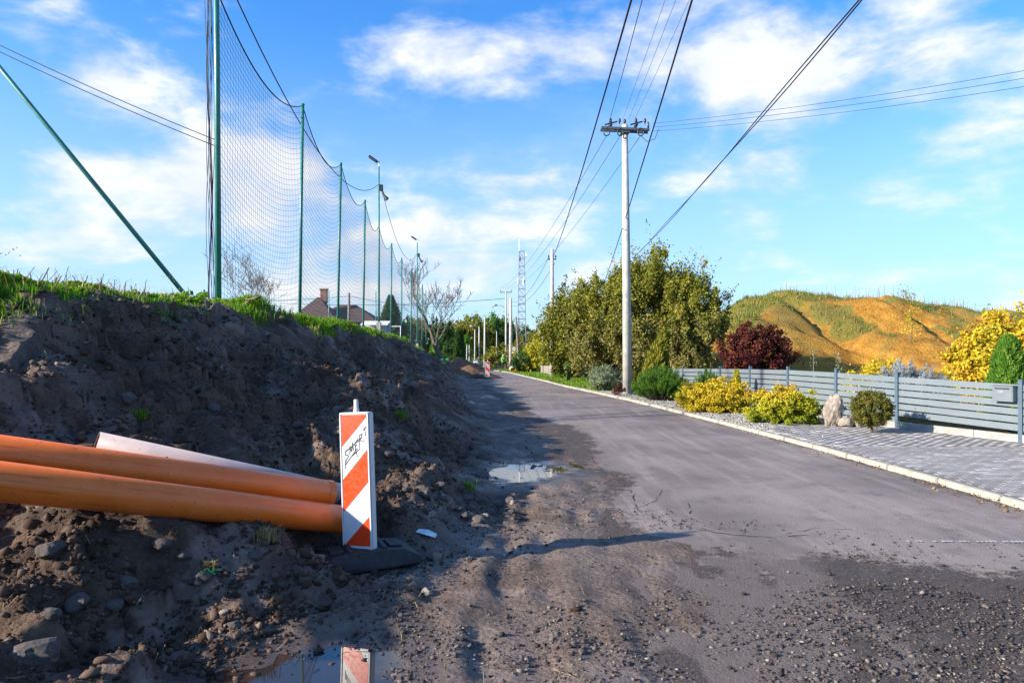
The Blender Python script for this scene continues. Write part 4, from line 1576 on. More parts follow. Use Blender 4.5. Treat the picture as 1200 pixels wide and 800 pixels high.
# ------------------------------------------------------------------ the big thicket of trees on the right
def tree(name, loc, h, ax, mats, n, leaf, label, seed, trunk_r=.12, clumps=140, spread=.15, shell=.45, zlow=-.85, group=None, bark='bark', lv=4, n0=4):
    root = empty(name, loc)
    branches(root, (0, 0, -.15), h * .32, .65, lv, MAT[bark], trunk_r, seed, n0=n0, shrink=.66)
    P, N, tone = crown_pts(n, ax, clumps, spread, shell, zlow)
    P[:, 2] += h - ax[2]
    low = P[:, 2] < .1
    P[low, 2] = .1 + rng.random(low.sum()) * .5
    # upright shoots that break the outline
    ns = max(30, n // 300)
    base_i = rng.integers(0, len(P), ns)
    up_ = (N[base_i, 2] > -.2)
    b_ = P[base_i][up_]
    m_ = 26
    L_ = rng.uniform(.05, .20, len(b_)) * h
    dv_ = N[base_i][up_] * .5 + np.array([0, 0, .9]) + rng.normal(size=(len(b_), 3)) * .2
    u_ = rng.random((len(b_), m_))
    Q = (b_[:, None] + dv_[:, None] * (u_ * L_[:, None])[:, :, None] + rng.normal(size=(len(b_), m_, 3)) * leaf * .55).reshape(-1, 3)
    P, N, tone = np.concatenate([P, Q]), np.concatenate([N, np.repeat(dv_, m_, 0)]), np.concatenate([tone, rng.random(len(Q)) * .8])
    if len(mats) == 1:
        leaves('crown', P, leaf, MAT[mats[0]], root, N, .6, .3, tone)
    else:
        sel = (P[:, 2] + rng.normal(size=len(P)) * ax[2] * .35) < (h - ax[2]) - ax[2] * .05
        leaves('crown', P[sel], leaf, MAT[mats[1]], root, N[sel], .6, .3, tone[sel])
        leaves('crown', P[~sel], leaf, MAT[mats[0]], root, N[~sel], .6, .3, tone[~sel])
    return tag(root, label, 'tree', group)


TG = 'thicket of willows along the verge'
tree('willow_tree', (2.95, 36, -.02), 5.2, (1.55, 1.5, 2.6), ['leaf_olive'], 24000, .13, 'slender olive-leaved willow rising beside the wooden pole at the verge', 31, clumps=190, spread=.16, shell=.25, group=TG)
tree('willow_tree', (4.55, 32.5, GZ), 5.6, (2.1, 1.8, 2.85), ['leaf_olive', 'leaf_brownolive'], 46000, .115, 'olive willow with brownish lower leaves behind the silvery bush', 32, group=TG, clumps=300, shell=.25)
tree('willow_tree', (6.35, 31.0, GZ), 6.3, (2.25, 2.0, 3.15), ['leaf_olive', 'leaf_brownolive'], 62000, .115, 'tallest and broadest willow of the thicket behind the utility pole', 33, group=TG, clumps=360, shell=.25)
tree('willow_tree', (7.9, 29.5, GZ), 5.2, (1.45, 1.5, 2.6), ['leaf_olive', 'leaf_brownolive'], 36000, .105, 'dark willow with dry brown leaves beside the maroon maple', 34, group=TG, clumps=260, shell=.25)
# upright twigs above the thicket
# leaning spruce in front of it
cone_conifer('leaning_spruce', (4.95, 25.2, GZ), .62, 2.35, 'leaf_olive', 7000, 'green leaning spruce in front of the willow thicket', .16, 1.0, tilt=.30)

# ------------------------------------------------------------------ ball-stop net on the bank
ZT = 8.7
PX = [(256, 13.3), (351, 19.65), (395.5, 25.7), (425.5, 31.9), (444, 38.1), (458, 44.4), (470.5, 51), (481.5, 57.6), (489, 64), (494.5, 70.5), (499.5, 77)]
LEAN = [-.06, .09, .13, .09, 0, .05, .02, .03, 0, .05, -.04]
poles = [((px - 600) / FPX * d, d) for px, d in PX]
net = empty('sports_net', (poles[0][0], poles[0][1], 0))
NO = Vector((poles[0][0], poles[0][1], 0))
tag(net, 'tall green-poled ball-stop net running along the top of the bank', 'sports net')


def gz(x, y):
    return float(earth_h(np.array([x]), np.array([y]), False)[0])


tops = []
for i, ((x, y), ln) in enumerate(zip(poles, LEAN)):
    zb = gz(x, y) - .3
    top = Vector((x + ln, y, ZT))
    tops.append((Vector((x, y, zb)), top))
    if i not in (0, 4, 8):
        MB().tube([Vector((x, y, zb)) - NO, top - NO], .048, 12).lathe([(.062, 0), (.05, .02), (.0, .03)], tuple(top - NO), 12).build('net_pole', MAT['green_steel'], net, smooth=True)
MAST_TOP = 12.0


def net_pt(i, u, v):
    """point on bay i, u along, v up"""
    (a0, a1), (b0, b1) = tops[i], tops[i + 1]
    pa = a0.lerp(a1, v)
    pb = b0.lerp(b1, v)
    p = pa.lerp(pb, u)
    sg = 4 * u * (1 - u)
    p.z -= sg * (.30 + .42 * v)
    p.x += .10 * sg * math.sin(v * 9 + i * 2.0) * (1 - v)
    return p


def strand_mesh(lines, r):
    V, F = [], []
    o = 0
    for L in lines:
        P = np.array([q[:] for q in L])
        D = np.gradient(P, axis=0)
        D /= np.linalg.norm(D, axis=1)[:, None]
        up = np.where(np.abs(D[:, 2:3]) > .8, np.array([[1., 0, 0]]), np.array([[0, 0, 1.]]))
        A = np.cross(D, up)
        A /= np.linalg.norm(A, axis=1)[:, None]
        B = np.cross(A, D)
        n = len(P)
        for k in range(3):
            an = 2.094 * k
            V.append(P + r * (A * math.cos(an) + B * math.sin(an)))
        for k in range(3):
            k2 = (k + 1) % 3
            i = np.arange(n - 1)
            F.append(np.stack([o + k * n + i, o + k2 * n + i, o + k2 * n + i + 1, o + k * n + i + 1], 1))
        o += 3 * n
    return np.concatenate(V), np.concatenate(F)


for i in range(len(poles) - 1):
    step = [.15, .16, .18, .22, .24, .26, .3, .3, .35, .4][i]
    zl = tops[i][0].z + .3
    H = ZT - zl
    nv, nu = int(H / step), int(6.3 / step)
    seg = 12 if i < 4 else 7
    lines = []
    for k in range(nv + 1):
        v = .06 + .93 * k / nv
        lines.append([net_pt(i, u, v) - NO for u in np.linspace(0, 1, seg + 1)])
    for k in range(1, nu):
        u = k / nu
        lines.append([net_pt(i, u, v) - NO for v in np.linspace(.06, .99, 7)])
    V, F = strand_mesh(lines, [.0035, .0037, .0038, .0038, .004, .004, .004, .004, .004, .004][i])
    link('net_panel', npmesh('net_panel', V, F), MAT['net_cord'], net)
    V, F = strand_mesh([[net_pt(i, u, .995) - NO for u in np.linspace(0, 1, 15)]], .016)
    link('top_rope', npmesh('top_rope', V, F), MAT['net_cord'], net)
# gathered edge of the net beside the first mast
b0, t0_ = tops[0]
lines = []
for k in range(9):
    ox, oy = random.uniform(-.17, -.05), random.uniform(-.06, .06)
    lines.append([b0.lerp(t0_, v) - NO + Vector((ox + .05 * math.sin(v * 9 + k * 2.1) * (1 - v * .4), oy, 0)) for v in np.linspace(.06, .99, 26)])
V, F = strand_mesh(lines, .007)
link('gathered_edge', npmesh('gathered_edge', V, F), MAT['net_cord'], net)
# corner stay: sloping green tube between the mast and the next one off to the left
CM = (-13.0, 13.4)
foot = Vector((-5.95, 13.25, gz(-5.95, 13.25) - .2))
MB().tube([foot, Vector((CM[0], CM[1], 10.75))], .045, 12).build('stay_tube', MAT['green_steel'], net, smooth=True).location = -NO


def flood_mast(x, y, label, lean=0.0, lamp=True):
    zb = gz(x, y) - .3
    m = empty('floodlight_mast', (x, y, zb))
    H = MAST_TOP - zb
    MB().tube([(0, 0, 0), (lean * .3, 0, H * .5), (lean, 0, H)], [.060, .055, .042], 12).build('mast_tube', MAT['green_steel'], m, smooth=True)
    if lamp:
        MB().tube([(lean, 0, H - .05), (lean + .02, 0, H + .25), (lean - .25, 0, H + .38)], .03, 8).build('bracket', MAT['galv'], m)
        hd = MB().box((0, 0, 0), (.52, .34, .14), Matrix.Rotation(.6, 3, 'Y')).build('lamp_head', MAT['dark_metal'], m, bevel=.02)
        hd.location = (lean - .32, 0, H + .40)
        MB().box((0, 0, 0), (.18, .2, .34)).build('junction_box', MAT['dark_metal'], m, bevel=.02).location = (lean + .14, 0, H - 1.2)
        MB().tube([(0, 0, .3), (.1, 0, 0), (.3, 0, -.25)], [.05, .07, .13], 10).build('loudspeaker', MAT['dark_metal'], m).location = (lean + .16, 0, H - 1.6)
        MB().box((0, 0, .6), (.24, .24, 1.3)).build('concrete_socket', MAT['concrete'], m, bevel=.02)
    tag(m, label, 'mast')
    return m


flood_mast(*poles[0], 'tall green mast at the corner of the net with the sloping stay', -.08, False)
flood_mast(*poles[4], 'green mast with floodlight rising above the middle of the net')
flood_mast(*poles[8], 'green mast with floodlight rising at the far end of the net')
flood_mast(CM[0], CM[1], 'green mast on the field holding the top of the sloping stay', 0, False)


def wire(name, a, b, sag, r, mat, label, n=24, cat='cable', twin=0.0, group=None):
    a, b = Vector(a), Vector(b)
    lines = []
    for k in ((0,) if not twin else (-1, 1)):
        L = []
        for u in np.linspace(0, 1, n + 1):
            p = a.lerp(b, u)
            p.z -= sag * 4 * u * (1 - u)
            p.x += k * twin * math.sin(6.0 * u * math.pi if twin < .03 else 1.5)
            p.z += k * twin * .7
            L.append(p - a)
        lines.append(L)
    mb = MB()
    for L in lines:
        mb.tube(L, r, 5, cap=True)
    o = mb.build(name, MAT[mat], smooth=True)
    o.location = a
    return tag(o, label, cat, group)


m0, m4, m8 = (Vector((*poles[k], 0)) for k in (0, 4, 8))
wire('mast_cable', m0 + Vector((-.08, 0, 9.4)), m4 + Vector((0, 0, 11.0)), 1.9, .016, 'cable', 'dark cable sagging from the corner mast to the first floodlight')
wire('mast_cable', m4 + Vector((.12, 0, 10.9)), m8 + Vector((0, 0, 11.0)), 2.0, .016, 'cable', 'dark cable sagging between the two floodlight masts')
wire('stay_cable', (CM[0], CM[1], 9.0), m0 + Vector((-.03, 0, 5.62)), .12, .009, 'cable', 'twin dark cables sloping down to the corner mast above the stay', twin=.055)

# ------------------------------------------------------------------ utility poles
def ring_insulator(m, p, k=0):
    mb = MB()
    pts = [Vector((.11 * math.cos(a), 0, .13 * math.sin(a) - .18)) for a in np.linspace(0, 2 * math.pi, 15)]
    mb.tube(pts, .022, 6, cap=False)
    mb.tube([(0, 0, 0), (0, 0, -.06)], .016, 6)
    mb.build('hanging_loop', MAT['dark_metal'], m, smooth=True).location = p


def pin_insulator(m, p):
    MB().lathe([(.015, 0), (.015, .07), (.05, .08), (.055, .11), (.035, .12), (.05, .14), (.05, .17), (.03, .2), (.02, .23)], sides=12).build('insulator', MAT['insulator'], m, smooth=True).location = p


PA = Vector((4.16, 25.0, GZ))
pa = empty('utility_pole', PA)
HA = 9.85
MB().tube([(.07, 0, -.3), (.03, 0, HA * .5), (-.03, 0, HA)], [.175, .145, .105], 14).build('pole_shaft', MAT['pole_concrete'], pa, smooth=True)
arm = MB()
arm.box((-.03, -.15, HA - .18), (1.75, .07, .09), Matrix.Rotation(.05, 3, 'Y'))
arm.box((-.03, .15, HA - .18), (1.75, .07, .09), Matrix.Rotation(.05, 3, 'Y'))
arm.box((-.03, 0, HA - .30), (.30, .40, .05))
arm.build('crossarm', MAT['dark_galv'], pa, bevel=.006)
for sx in (-.55, .38):
    mb = MB()
    mb.box((sx, 0, HA - .02), (.08, .46, .08))
    mb.tube([(sx - .22, -.1, HA - .02), (sx + .25, .1, HA + .16)], .028, 6)
    mb.build('bracket', MAT['dark_metal'], pa)
    pin_insulator(pa, (sx, 0, HA + .03))
    pin_insulator(pa, (sx + .33, .0, HA + .02))
pin_insulator(pa, (-.03, 0, HA))
for sx in (-.72, -.22, .52):
    ring_insulator(pa, (sx, -.18, HA - .14))
for k in range(4):
    MB().lathe([(.012, 0), (.04, .03), (.012, .06), (.04, .09), (.012, .12), (.04, .15), (.012, .2)], sides=10).build('strain_insulator', MAT['insulator'], pa, smooth=True).location = (.78 + .03 * k, -.2 + .13 * k, HA - .14 + .02 * k)
mb = MB()
mb.tube([(.52, -.2, HA - .45), (.75, -.15, HA - .65), (1.05, -.1, HA - .55), (1.18, -.1, HA - .18)], .012, 6)
mb.build('jumper_wire', MAT['cable'], pa)
MB().box((.0, -.145, 1.6), (.10, .012, .14)).build('number_plate', MAT['white_paint'], pa)
tag(pa, 'tall tapered concrete utility pole with a metal crossarm beside the pine bush', 'utility pole')


def simple_pole(name, px, d, top_y, base_z, r, mat, label, arm=0.0, lamp=None, lean=0., parts=True, ins=3):
    p = at(px, top_y, d)
    m = empty(name, (p.x, d, base_z))
    H = p.z - base_z
    MB().tube([(0, 0, -.3), (lean * .5, 0, H * .5), (lean, 0, H)], [r * 1.15, r, r * .72], 10).build('pole_shaft', MAT[mat], m, smooth=True)
    if arm:
        MB().box((lean, 0, H - .25), (arm, .10, .12)).build('crossarm', MAT['galv'], m)
        for k in range(ins):
            pin_insulator(m, (lean + (k / (ins - 1) - .5) * (arm - .15), 0, H - .19))
            pass
    if lamp:
        lx, lz = lamp
        MB().tube([(lean, 0, H - lz - .3), (lean + lx * .4, 0, H - lz), (lean + lx * .8, 0, H - lz + .05)], .035, 7).build('lamp_arm', MAT['galv'], m, smooth=True)
        MB().tube([(lean + lx * .7, 0, H - lz + .06), (lean + lx * .85, 0, H - lz + .06), (lean + lx * 1.15, 0, H - lz + .02)], [.07, .12, .06], 8).build('lamp_head', MAT['galv'], m, smooth=True)
    return tag(m, label, 'pole')


pb = simple_pole('utility_pole', 647, 43, 292, 0., .14, 'pole_concrete', 'grey weathered pole standing in the verge grass beside the willows', ins=3)
MB().box((-.0, 0, 7.5), (.5, .07, .07)).build('crossarm', MAT['dark_metal'], pb)
for sx in (-.22, .22):
    pin_insulator(pb, (sx, 0, 7.53))
pd = simple_pole('utility_pole', 593, 84, 340, -.35, .13, 'pole_concrete', 'far pole with a three-insulator crossarm beyond the worker', arm=1.5, lamp=(-1.5, 1.9))
pc = simple_pole('utility_pole', 598.5, 74, 349, -.25, .19, 'pole_concrete', 'white concrete pole beside the worker at the road edge')
MB().box((.35, 0, 2.2), (.4, .3, .7)).build('meter_box', MAT['white_paint'], pc)
simple_pole('wooden_pole', 609, 62, 371, -.1, .11, 'wood_grey', 'leaning dark wooden pole in the bushes by the lattice mast', lean=-.35)
simple_pole('wooden_pole', 409, 58, 343, 2.6, .13, 'wood_grey', 'grey wooden pole in front of the brown-roofed house')
simple_pole('street_pole', 568, 92, 371, -.4, .14, 'pole_concrete', 'pale concrete pole on the left side where the road bends')
simple_pole('street_lamp', 561.5, 100, 383, -.45, .12, 'pole_concrete', 'pale street lamp with a short arm in front of the far wood', lamp=(-1.2, -.1))
simple_pole('street_pole', 556.5, 105, 386, -.45, .10, 'pole_concrete', 'thin pale pole beside the street lamp in front of the far wood')
for k, px in enumerate((547, 550, 582, 636)):
    simple_pole('thin_post', px, 95 + 4 * k, 404 if k < 2 else 388, -.4, .07, 'pole_concrete', ['thin pale post beside the dark green cone thuja', 'thin pale post just behind the cone thuja', 'thin post in front of the far trees beside the bend', 'thin post above the yellow roadside bushes'][k])
for k, (px, ty) in enumerate([(385.5, 341), (440.5, 341), (300, 352)]):
    if k == 2:
        continue
    simple_pole('thin_post', px, 66, ty, 2.5, .05, 'green_steel', ['slender green post beside the house chimney beyond the field', 'slender green post beside the white shelter on the field'][k])

# hidden pole inside the thicket that takes the two service cables
hp = simple_pole('wooden_pole', 731, 40, 312, GZ, .12, 'wood_grey', 'wooden pole standing inside the willow thicket')
# wires (endpoints in metres)
top = PA + Vector((0, 0, HA))
BACK = [Vector((.95, -16, 9.7)), Vector((1.9, -16, 10.2)), Vector((2.25, -16, 10.2)), Vector((2.9, -16, 10.2))]
wire('overhead_wire', top + Vector((-.72, -.2, -.3)), BACK[0], .55, .010, 'cable', 'black wire from the left hanging loop of the concrete pole towards the viewer')
for k in range(3):
    wire('overhead_wire', top + Vector((-.12 + .22 * k, -.1, .18)), BACK[k + 1], .5, .0055, 'wire', 'thin wire from the pole top running over the road towards the viewer', group='thin wires above the road')
wire('overhead_cable', (2.62, 43, 7.7), (1.15, -16, 7.9), .95, .018, 'cable', 'thick black cable hanging over the road from the verge pole')
wire('overhead_cable', (6.15, 45.5, 6.3), (1.14, -6, 7.6), .35, .018, 'cable', 'thick black cable crossing in front of the concrete pole into the willows')
wire('overhead_cable', (6.9, 38.5, 7.0), (4.6, -4, 7.4), .30, .013, 'cable', 'twin dark cable slanting down from upper right into the willows', twin=.028)
for k, (yy, zz) in enumerate([(60, 0), (68.5, 0), (78, 0)]):
    e = at(1200, yy, 19 - .25 * k)
    s_ = top + Vector((.95 + .04 * k, -.25 + .13 * k, -.02 - .10 * k))
    dv = (e - s_)
    wire('overhead_wire', s_, s_ + dv * 2.1, .55, .0075, 'wire', 'wire running from the concrete pole off to the right across the sky', group='three wires running right from the concrete pole')
for k in range(3):
    a = PA + Vector((-.72 + [0, .5, 1.24][k], -.18, HA - .44))
    b = Vector((pd.location.x + (-.68, 0, .68)[k], 84, at(593, 338, 84).z))
    wire('overhead_wire', a, b, 1.0, .010, 'wire', 'thin wire sagging from the concrete pole to the far crossarm pole', group='wires to the far crossarm pole')
for k in range(2):
    wire('overhead_cable', (2.5 - .2 + .4 * k, 43, 7.6 - .35 * k), (pc.location.x, 74, 7.2 - .4 * k), .9, .014, 'cable', ['dark cable sagging from the verge pole to the pole by the worker', 'lower dark cable sagging from the verge pole to the pole by the worker'][k])
wire('overhead_cable', (pd.location.x, 84, 8.4), (-30, 88, 8.1), .5, .03, 'cable', 'dark cable crossing the sky behind the bare tree')
wire('overhead_cable', (at(409, 348, 58).x, 58, at(409, 347, 58).z), (-32, 62, 6.4), .25, .02, 'cable', 'thin cable above the house roof running left')
wire('overhead_cable', (at(409, 348, 58).x, 58, at(409, 347, 58).z), (-6.5, 96, 8.4), .5, .02, 'cable', 'thin cable above the house roof running right')

# lattice mast
lm_d = 150.
lm = empty('lattice_mast', (at(611.5, 0, lm_d).x, lm_d, -.7))
H = at(0, 281, lm_d).z + .7
mb = MB()
wb, wt = 1.0, .55
legs = MB()


def lw(z):
    return wb + (wt - wb) * z / H


for sx, sy in ((-1, -1), (1, -1), (1, 1), (-1, 1)):
    MB().tube([(sx * wb, sy * wb, 0), (sx * wt, sy * wt, H - 2.5)], .075, 5).build('mast_leg', MAT['galv'], lm)
nb = 15
for k in range(nb):
    z0, z1 = (H - 2.5) * k / nb, (H - 2.5) * (k + 1) / nb
    for (ax_, ay_, bx_, by_) in ((-1, -1, 1, -1), (1, -1, 1, 1), (1, 1, -1, 1), (-1, 1, -1, -1)):
        mb.tube([(ax_ * lw(z0), ay_ * lw(z0), z0), (bx_ * lw(z1), by_ * lw(z1), z1)], .05, 4)
        mb.tube([(ax_ * lw(z1), ay_ * lw(z1), z1), (bx_ * lw(z1), by_ * lw(z1), z1)], .045, 4)
mb.build('lattice_bracing', MAT['galv'], lm)
MB().tube([(-wt, -wt, H - 2.6), (-wt, -wt, H)], .08, 6).build('top_spike', MAT['galv'], lm)
for k, (z, a) in enumerate([(H - 3.2, 0), (H - 4, 2), (H - 8, 1), (H - 9, 3.4), (H - 9.4, 5)]):
    MB().box((.9 * math.cos(a), .9 * math.sin(a), z), (.35, .3, 1.2)).build('antenna_panel', MAT['white_paint'], lm)
tag(lm, 'tall steel lattice antenna mast rising beyond the bend of the road', 'mast')

# ------------------------------------------------------------------ grass and weeds on the bank
def crest_pts(n, ylo, yhi, tlo, thi, inv=True):
    u = rng.random(n)
    y = 1 / ((1 - u) / ylo + u / yhi)
    t = tlo + (thi - tlo) * rng.random(n)
    s = toe(y) - t * (toe(y) - crest(y))
    return K(y) + s, y, t


x, y, t = crest_pts(280000, 4.8, 62, .74, 1.36)
lo = np.interp(y, [0, 6, 10, 14, 20, 30, 45], [.99, .97, .91, .84, .77, .83, .9]) + .07 * fbm(x, y, 1.1, 4, 222) + .05 * rng.normal(size=len(x))
keep = (t > lo) & (rng.random(len(t)) < np.interp(y, [5, 9, 12], [.7, .85, 1]))
x, y, t = x[keep], y[keep], t[keep]
z = earth_h(x, y, True)
hg = rng.uniform(.07, .30, len(x)) * (1 + .5 * fbm(x, y, 1.5, 2, 901)) * np.interp(y, [5, 8, 13, 30], [.28, .38, .7, .95])
tone = rng.random(len(x)) * .6 + .25 * fbm(x, y, .9, 3, 903) + .18
tag(blades('grass', x, y, z, hg.clip(.04, .5), np.interp(y, [5, 20, 60], [.010, .022, .045]), MAT['grass_blade'], .6, rnd=tone), 'bright green grass along the top of the earth bank', 'grass')
# broad-leaved weeds along the near crest
x, y, t = crest_pts(70000, 5.2, 15, .87, 1.25)
cl = fbm(x, y, .5, 3, 905)
keep = (cl > -.25) & (t > np.interp(y, [5, 7.5, 11], [.96, .95, .90]) + .06 * fbm(x, y, .6, 2, 9))
x, y, t, cl = x[keep], y[keep], t[keep], cl[keep]
z = earth_h(x, y, True) + rng.random(len(x)) ** .8 * (.07 + .12 * (cl + .3).clip(0, 1))
tag(leaves('weeds', np.stack([x, y, z], 1), .062, MAT['leaf_bright'], None, np.tile(np.array([[.3, -.3, 1.]]), (len(x), 1)), .7), 'broad-leaved green weeds crowding the near crest of the bank', 'weeds', kind='stuff')
# dry stalks hanging over the edge
x, y, t = crest_pts(520, 5.5, 22, .90, 1.05)
z = earth_h(x, y, True)
tag(blades('dry_stalks', x, y, z, rng.uniform(.1, .42, len(x)), .010, MAT['dry_stalk'], 1.6), 'dry straw-coloured stalks hanging over the edge of the bank', 'weeds', kind='stuff')
# straw, rootlets on the bare bank
x, y = pick(260, 2.3, 22, lambda y: K(y) + crest(y) + .2, lambda y: K(y) - 4.6)
z = earth_h(x, y, True) + .012
mb = MB()
for i in range(len(x)):
    a = random.uniform(0, 6.28)
    L = random.uniform(.015, .07)
    dx, dy = math.cos(a) * L, math.sin(a) * L
    mb.tube([(x[i] - dx, y[i] - dy, z[i] + random.uniform(-.01, .02)), (x[i], y[i], z[i] + random.uniform(.0, .05)), (x[i] + dx, y[i] + dy, z[i] + random.uniform(-.01, .03))], .0018, 3, cap=False)
o = mb.build('straw', MAT['straw'])
tag(o, 'bits of dry straw and rootlets scattered on the bare earth', 'straw', kind='stuff')
# a few single tufts on the shoulder and the bank
for k, (px, py, s, lab) in enumerate([(548, 572, .10, 'small green grass tuft beside the clods at the track'), (470, 490, .13, 'grass tuft clinging to the dark face of the bank'), (165, 493, .10, 'mossy olive tuft on the bare bank above the pale pipe'),
                                      (245, 668, .08, 'dry grass tuft beside the scrap of green string'), (312, 640, .10, 'thin dry tuft below the orange pipes')]):
    X0, Y0, Z0 = hit_bank(px, py)
    n = 110
    o = blades('grass_tuft', rng.normal(0, s * .3, n), rng.normal(0, s * .3, n), np.zeros(n), rng.uniform(.4, 1.1, n) * s, .006, MAT['grass_blade' if k < 3 else 'dry_stalk'], 1.1, kind=None)
    o.location = (X0, Y0, Z0)
    tag(o, lab, 'grass tuft')
# tall weeds sticking up at the left end of the crest
for k, (px, py, d, h) in enumerate([(6, 300, 6.7, .30), (200, 325, 9.5, .30)]):
    p = at(px, py, d)
    zz = float(earth_h(np.array([p.x]), np.array([d]))[0])
    wd_ = empty('weed_stalk', (p.x, d, zz))
    branches(wd_, (0, 0, -.03), h * .6, .5, 2, MAT['straw'], .004, 60 + k, name='stalk', n0=3, sides=4)
    tag(leaves('seed_head', rng.normal(size=(26, 3)) * np.array([.07, .07, .03]) + np.array([0, 0, h * 1.15]), .022, MAT['leaf_brownolive'], wd_), kind='stuff')
    tag(wd_, ['branching dry weed stalk above the near end of the grassy crest', 'umbrella-headed weed stalk on the crest before the stay tube'][k], 'weed')
# a loop of old turf root hanging at the edge
X0, Y0, Z0 = hit_bank(312, 372)
mb = MB()
for q in range(4):
    mb.tube([Vector((.42 * math.cos(a_) + random.gauss(0, .02), random.gauss(0, .03) - .1 * math.sin(a_), .22 * math.sin(a_) + random.gauss(0, .015))) for a_ in np.linspace(math.pi * .55, math.pi * 1.75, 12)], .012, 5)
o = mb.build('root_loop', MAT['straw'], smooth=True)
o.location = (X0, Y0, Z0 + .08)
tag(o, 'loop of old pale roots hanging from the grassy edge of the bank', 'root')
# verge grass on the right
n = 16000
u = rng.random(n)
y = 1 / ((1 - u) / 27 + u / 75)
s = rng.uniform(.12, 2.6, n)
x = K(y) + s
tag(blades('verge_grass', x, y, G(y) + .045, rng.uniform(.05, .22, n), np.interp(y, [27, 75], [.02, .05]), MAT['grass_blade'], .5), 'green verge grass along the right side of the road', 'grass', kind='stuff')
# rows of fallen leaves along the kerb
x, y = pick(420, 5, 40, lambda y: K(y) - .30 * rng.random(420) ** 1.5 - .02, lambda y: K(y) - .01)
tag(leaves('fallen_leaves', np.stack([x, y, G(y) + .012 + .012 * rng.random(len(x))], 1), .035, MAT['orange_grit'], None, np.tile(np.array([[0, 0, 2.]]), (len(x), 1)), .7), 'fallen brown leaves and grit along the kerb', 'leaves', kind='stuff')

# ------------------------------------------------------------------ far side of the field: house, shelter, goal, trees
FZ = 2.45
house = empty('house', (at(398, 0, 72).x, 72, FZ))
hw, hd_, eh, rh = 7.6, 7.0, 2.3, 2.4


def hip_roof(cx, cy, w_, d_, z0, h, ridge, ov=.45):
    w2, d2 = w_ / 2 + ov, d_ / 2 + ov
    r2 = ridge / 2
    return MB().add([(cx - w2, cy - d2, z0), (cx + w2, cy - d2, z0), (cx + w2, cy + d2, z0), (cx - w2, cy + d2, z0), (cx - r2, cy, z0 + h), (cx + r2, cy, z0 + h)],
                    [(0, 1, 5, 4), (1, 2, 5), (2, 3, 4, 5), (3, 0, 4), (3, 2, 1, 0)])


MB().box((.9, 0, eh / 2), (6.8, 6, eh)).build('wall', MAT['brick_wall'], house)
hip_roof(.9, 0, 6.8, 6, eh, 2.0, 1.6).build('roof', MAT['roof_tile'], house)
w2_ = MB().box((-1.6, -2.2, eh * .5 + .2), (3.4, 3.4, eh + .4)).build('wing_wall', MAT['brick_wall'], house)
rf = hip_roof(-1.6, -2.2, 3.4, 3.4, eh + .4, 2.2, .2).build('wing_roof', MAT['roof_tile'], house)
MB().box((-1.2, -1.6, 5.0), (.65, .5, 1.4)).box((-1.2, -1.6, 5.75), (.8, .62, .14)).build('chimney', MAT['brick_wall'], rf)
for (x_, z_) in ((-2.2, 1.9), (-1.0, 1.9)):
    wn = MB().box((x_, -3.91, z_), (.9, .06, .9)).build('window', MAT['white_paint'], house)
    for s_ in (-.2, .2):
        MB().box((x_ + s_, -3.945, z_), (.34, .02, .76)).build('pane', MAT['glass'], wn)
for x_ in (1.6, 3.2):
    wn = MB().box((x_, -3.01, 1.4), (1.0, .06, 1.0)).build('window', MAT['white_paint'], house)
    for s_ in (-.23, .23):
        MB().box((x_ + s_, -3.045, 1.4), (.40, .02, .86)).build('pane', MAT['glass'], wn)
tag(house, 'brown-roofed brick house with a chimney beyond the field', 'house')
# white dugout shelter with blue panel
sh_ = empty('shelter', (at(440, 0, 50).x, 50, 2.3))
MB().box((0, .5, .65), (1.9, .05, 1.5)).build('back_panel', MAT['white_paint'], sh_)
MB().box((0, 0, 1.5), (2.0, 1.3, .06), Matrix.Rotation(.25, 3, 'X')).build('roof_panel', MAT['white_paint'], sh_)
for sx in (-.95, .95):
    MB().box((sx, .15, .6), (.05, .8, 1.5)).build('side_panel', MAT['blue_panel' if sx > 0 else 'white_paint'], sh_)
MB().box((0, .1, .3), (1.7, .35, .08)).build('bench', MAT['blue_panel'], sh_)
tag(sh_, 'small white field shelter with blue side panel behind the net', 'shelter')
goal = empty('football_goal', (at(461, 0, 56).x, 56, 2.05))
for sy in (-.6, .6):
    MB().tube([(sy, 0, 0), (sy, 0, 1.75)], .045, 8).build('goal_post', MAT['white_paint'], goal)
MB().tube([(-.6, 0, 1.75), (.6, 0, 1.75)], .045, 8).build('crossbar', MAT['white_paint'], goal)
MB().tube([(-.6, 1.0, 0), (-.6, 0, 1.7)], .025, 6).tube([(.6, 1.0, 0), (.6, 0, 1.7)], .025, 6).tube([(-.6, 1, .02), (.6, 1, .02)], .025, 6).build('back_frame', MAT['white_paint'], goal)
tag(goal, 'small white football goal frame behind the net', 'goal')

cone_conifer('spruce', (at(458, 0, 78).x, 78, 1.6), 2.1, 6.3, 'leaf_dark', 9000, 'dark green spruce rising behind the net beyond the field', .4, .9, cat='tree')
cone_conifer('thuja', (at(538, 0, 66).x, 66, 0.0), .62, 3.75, 'leaf_dark', 9000, 'dark green cone thuja behind the brown dirt pile', .16, 2.2)
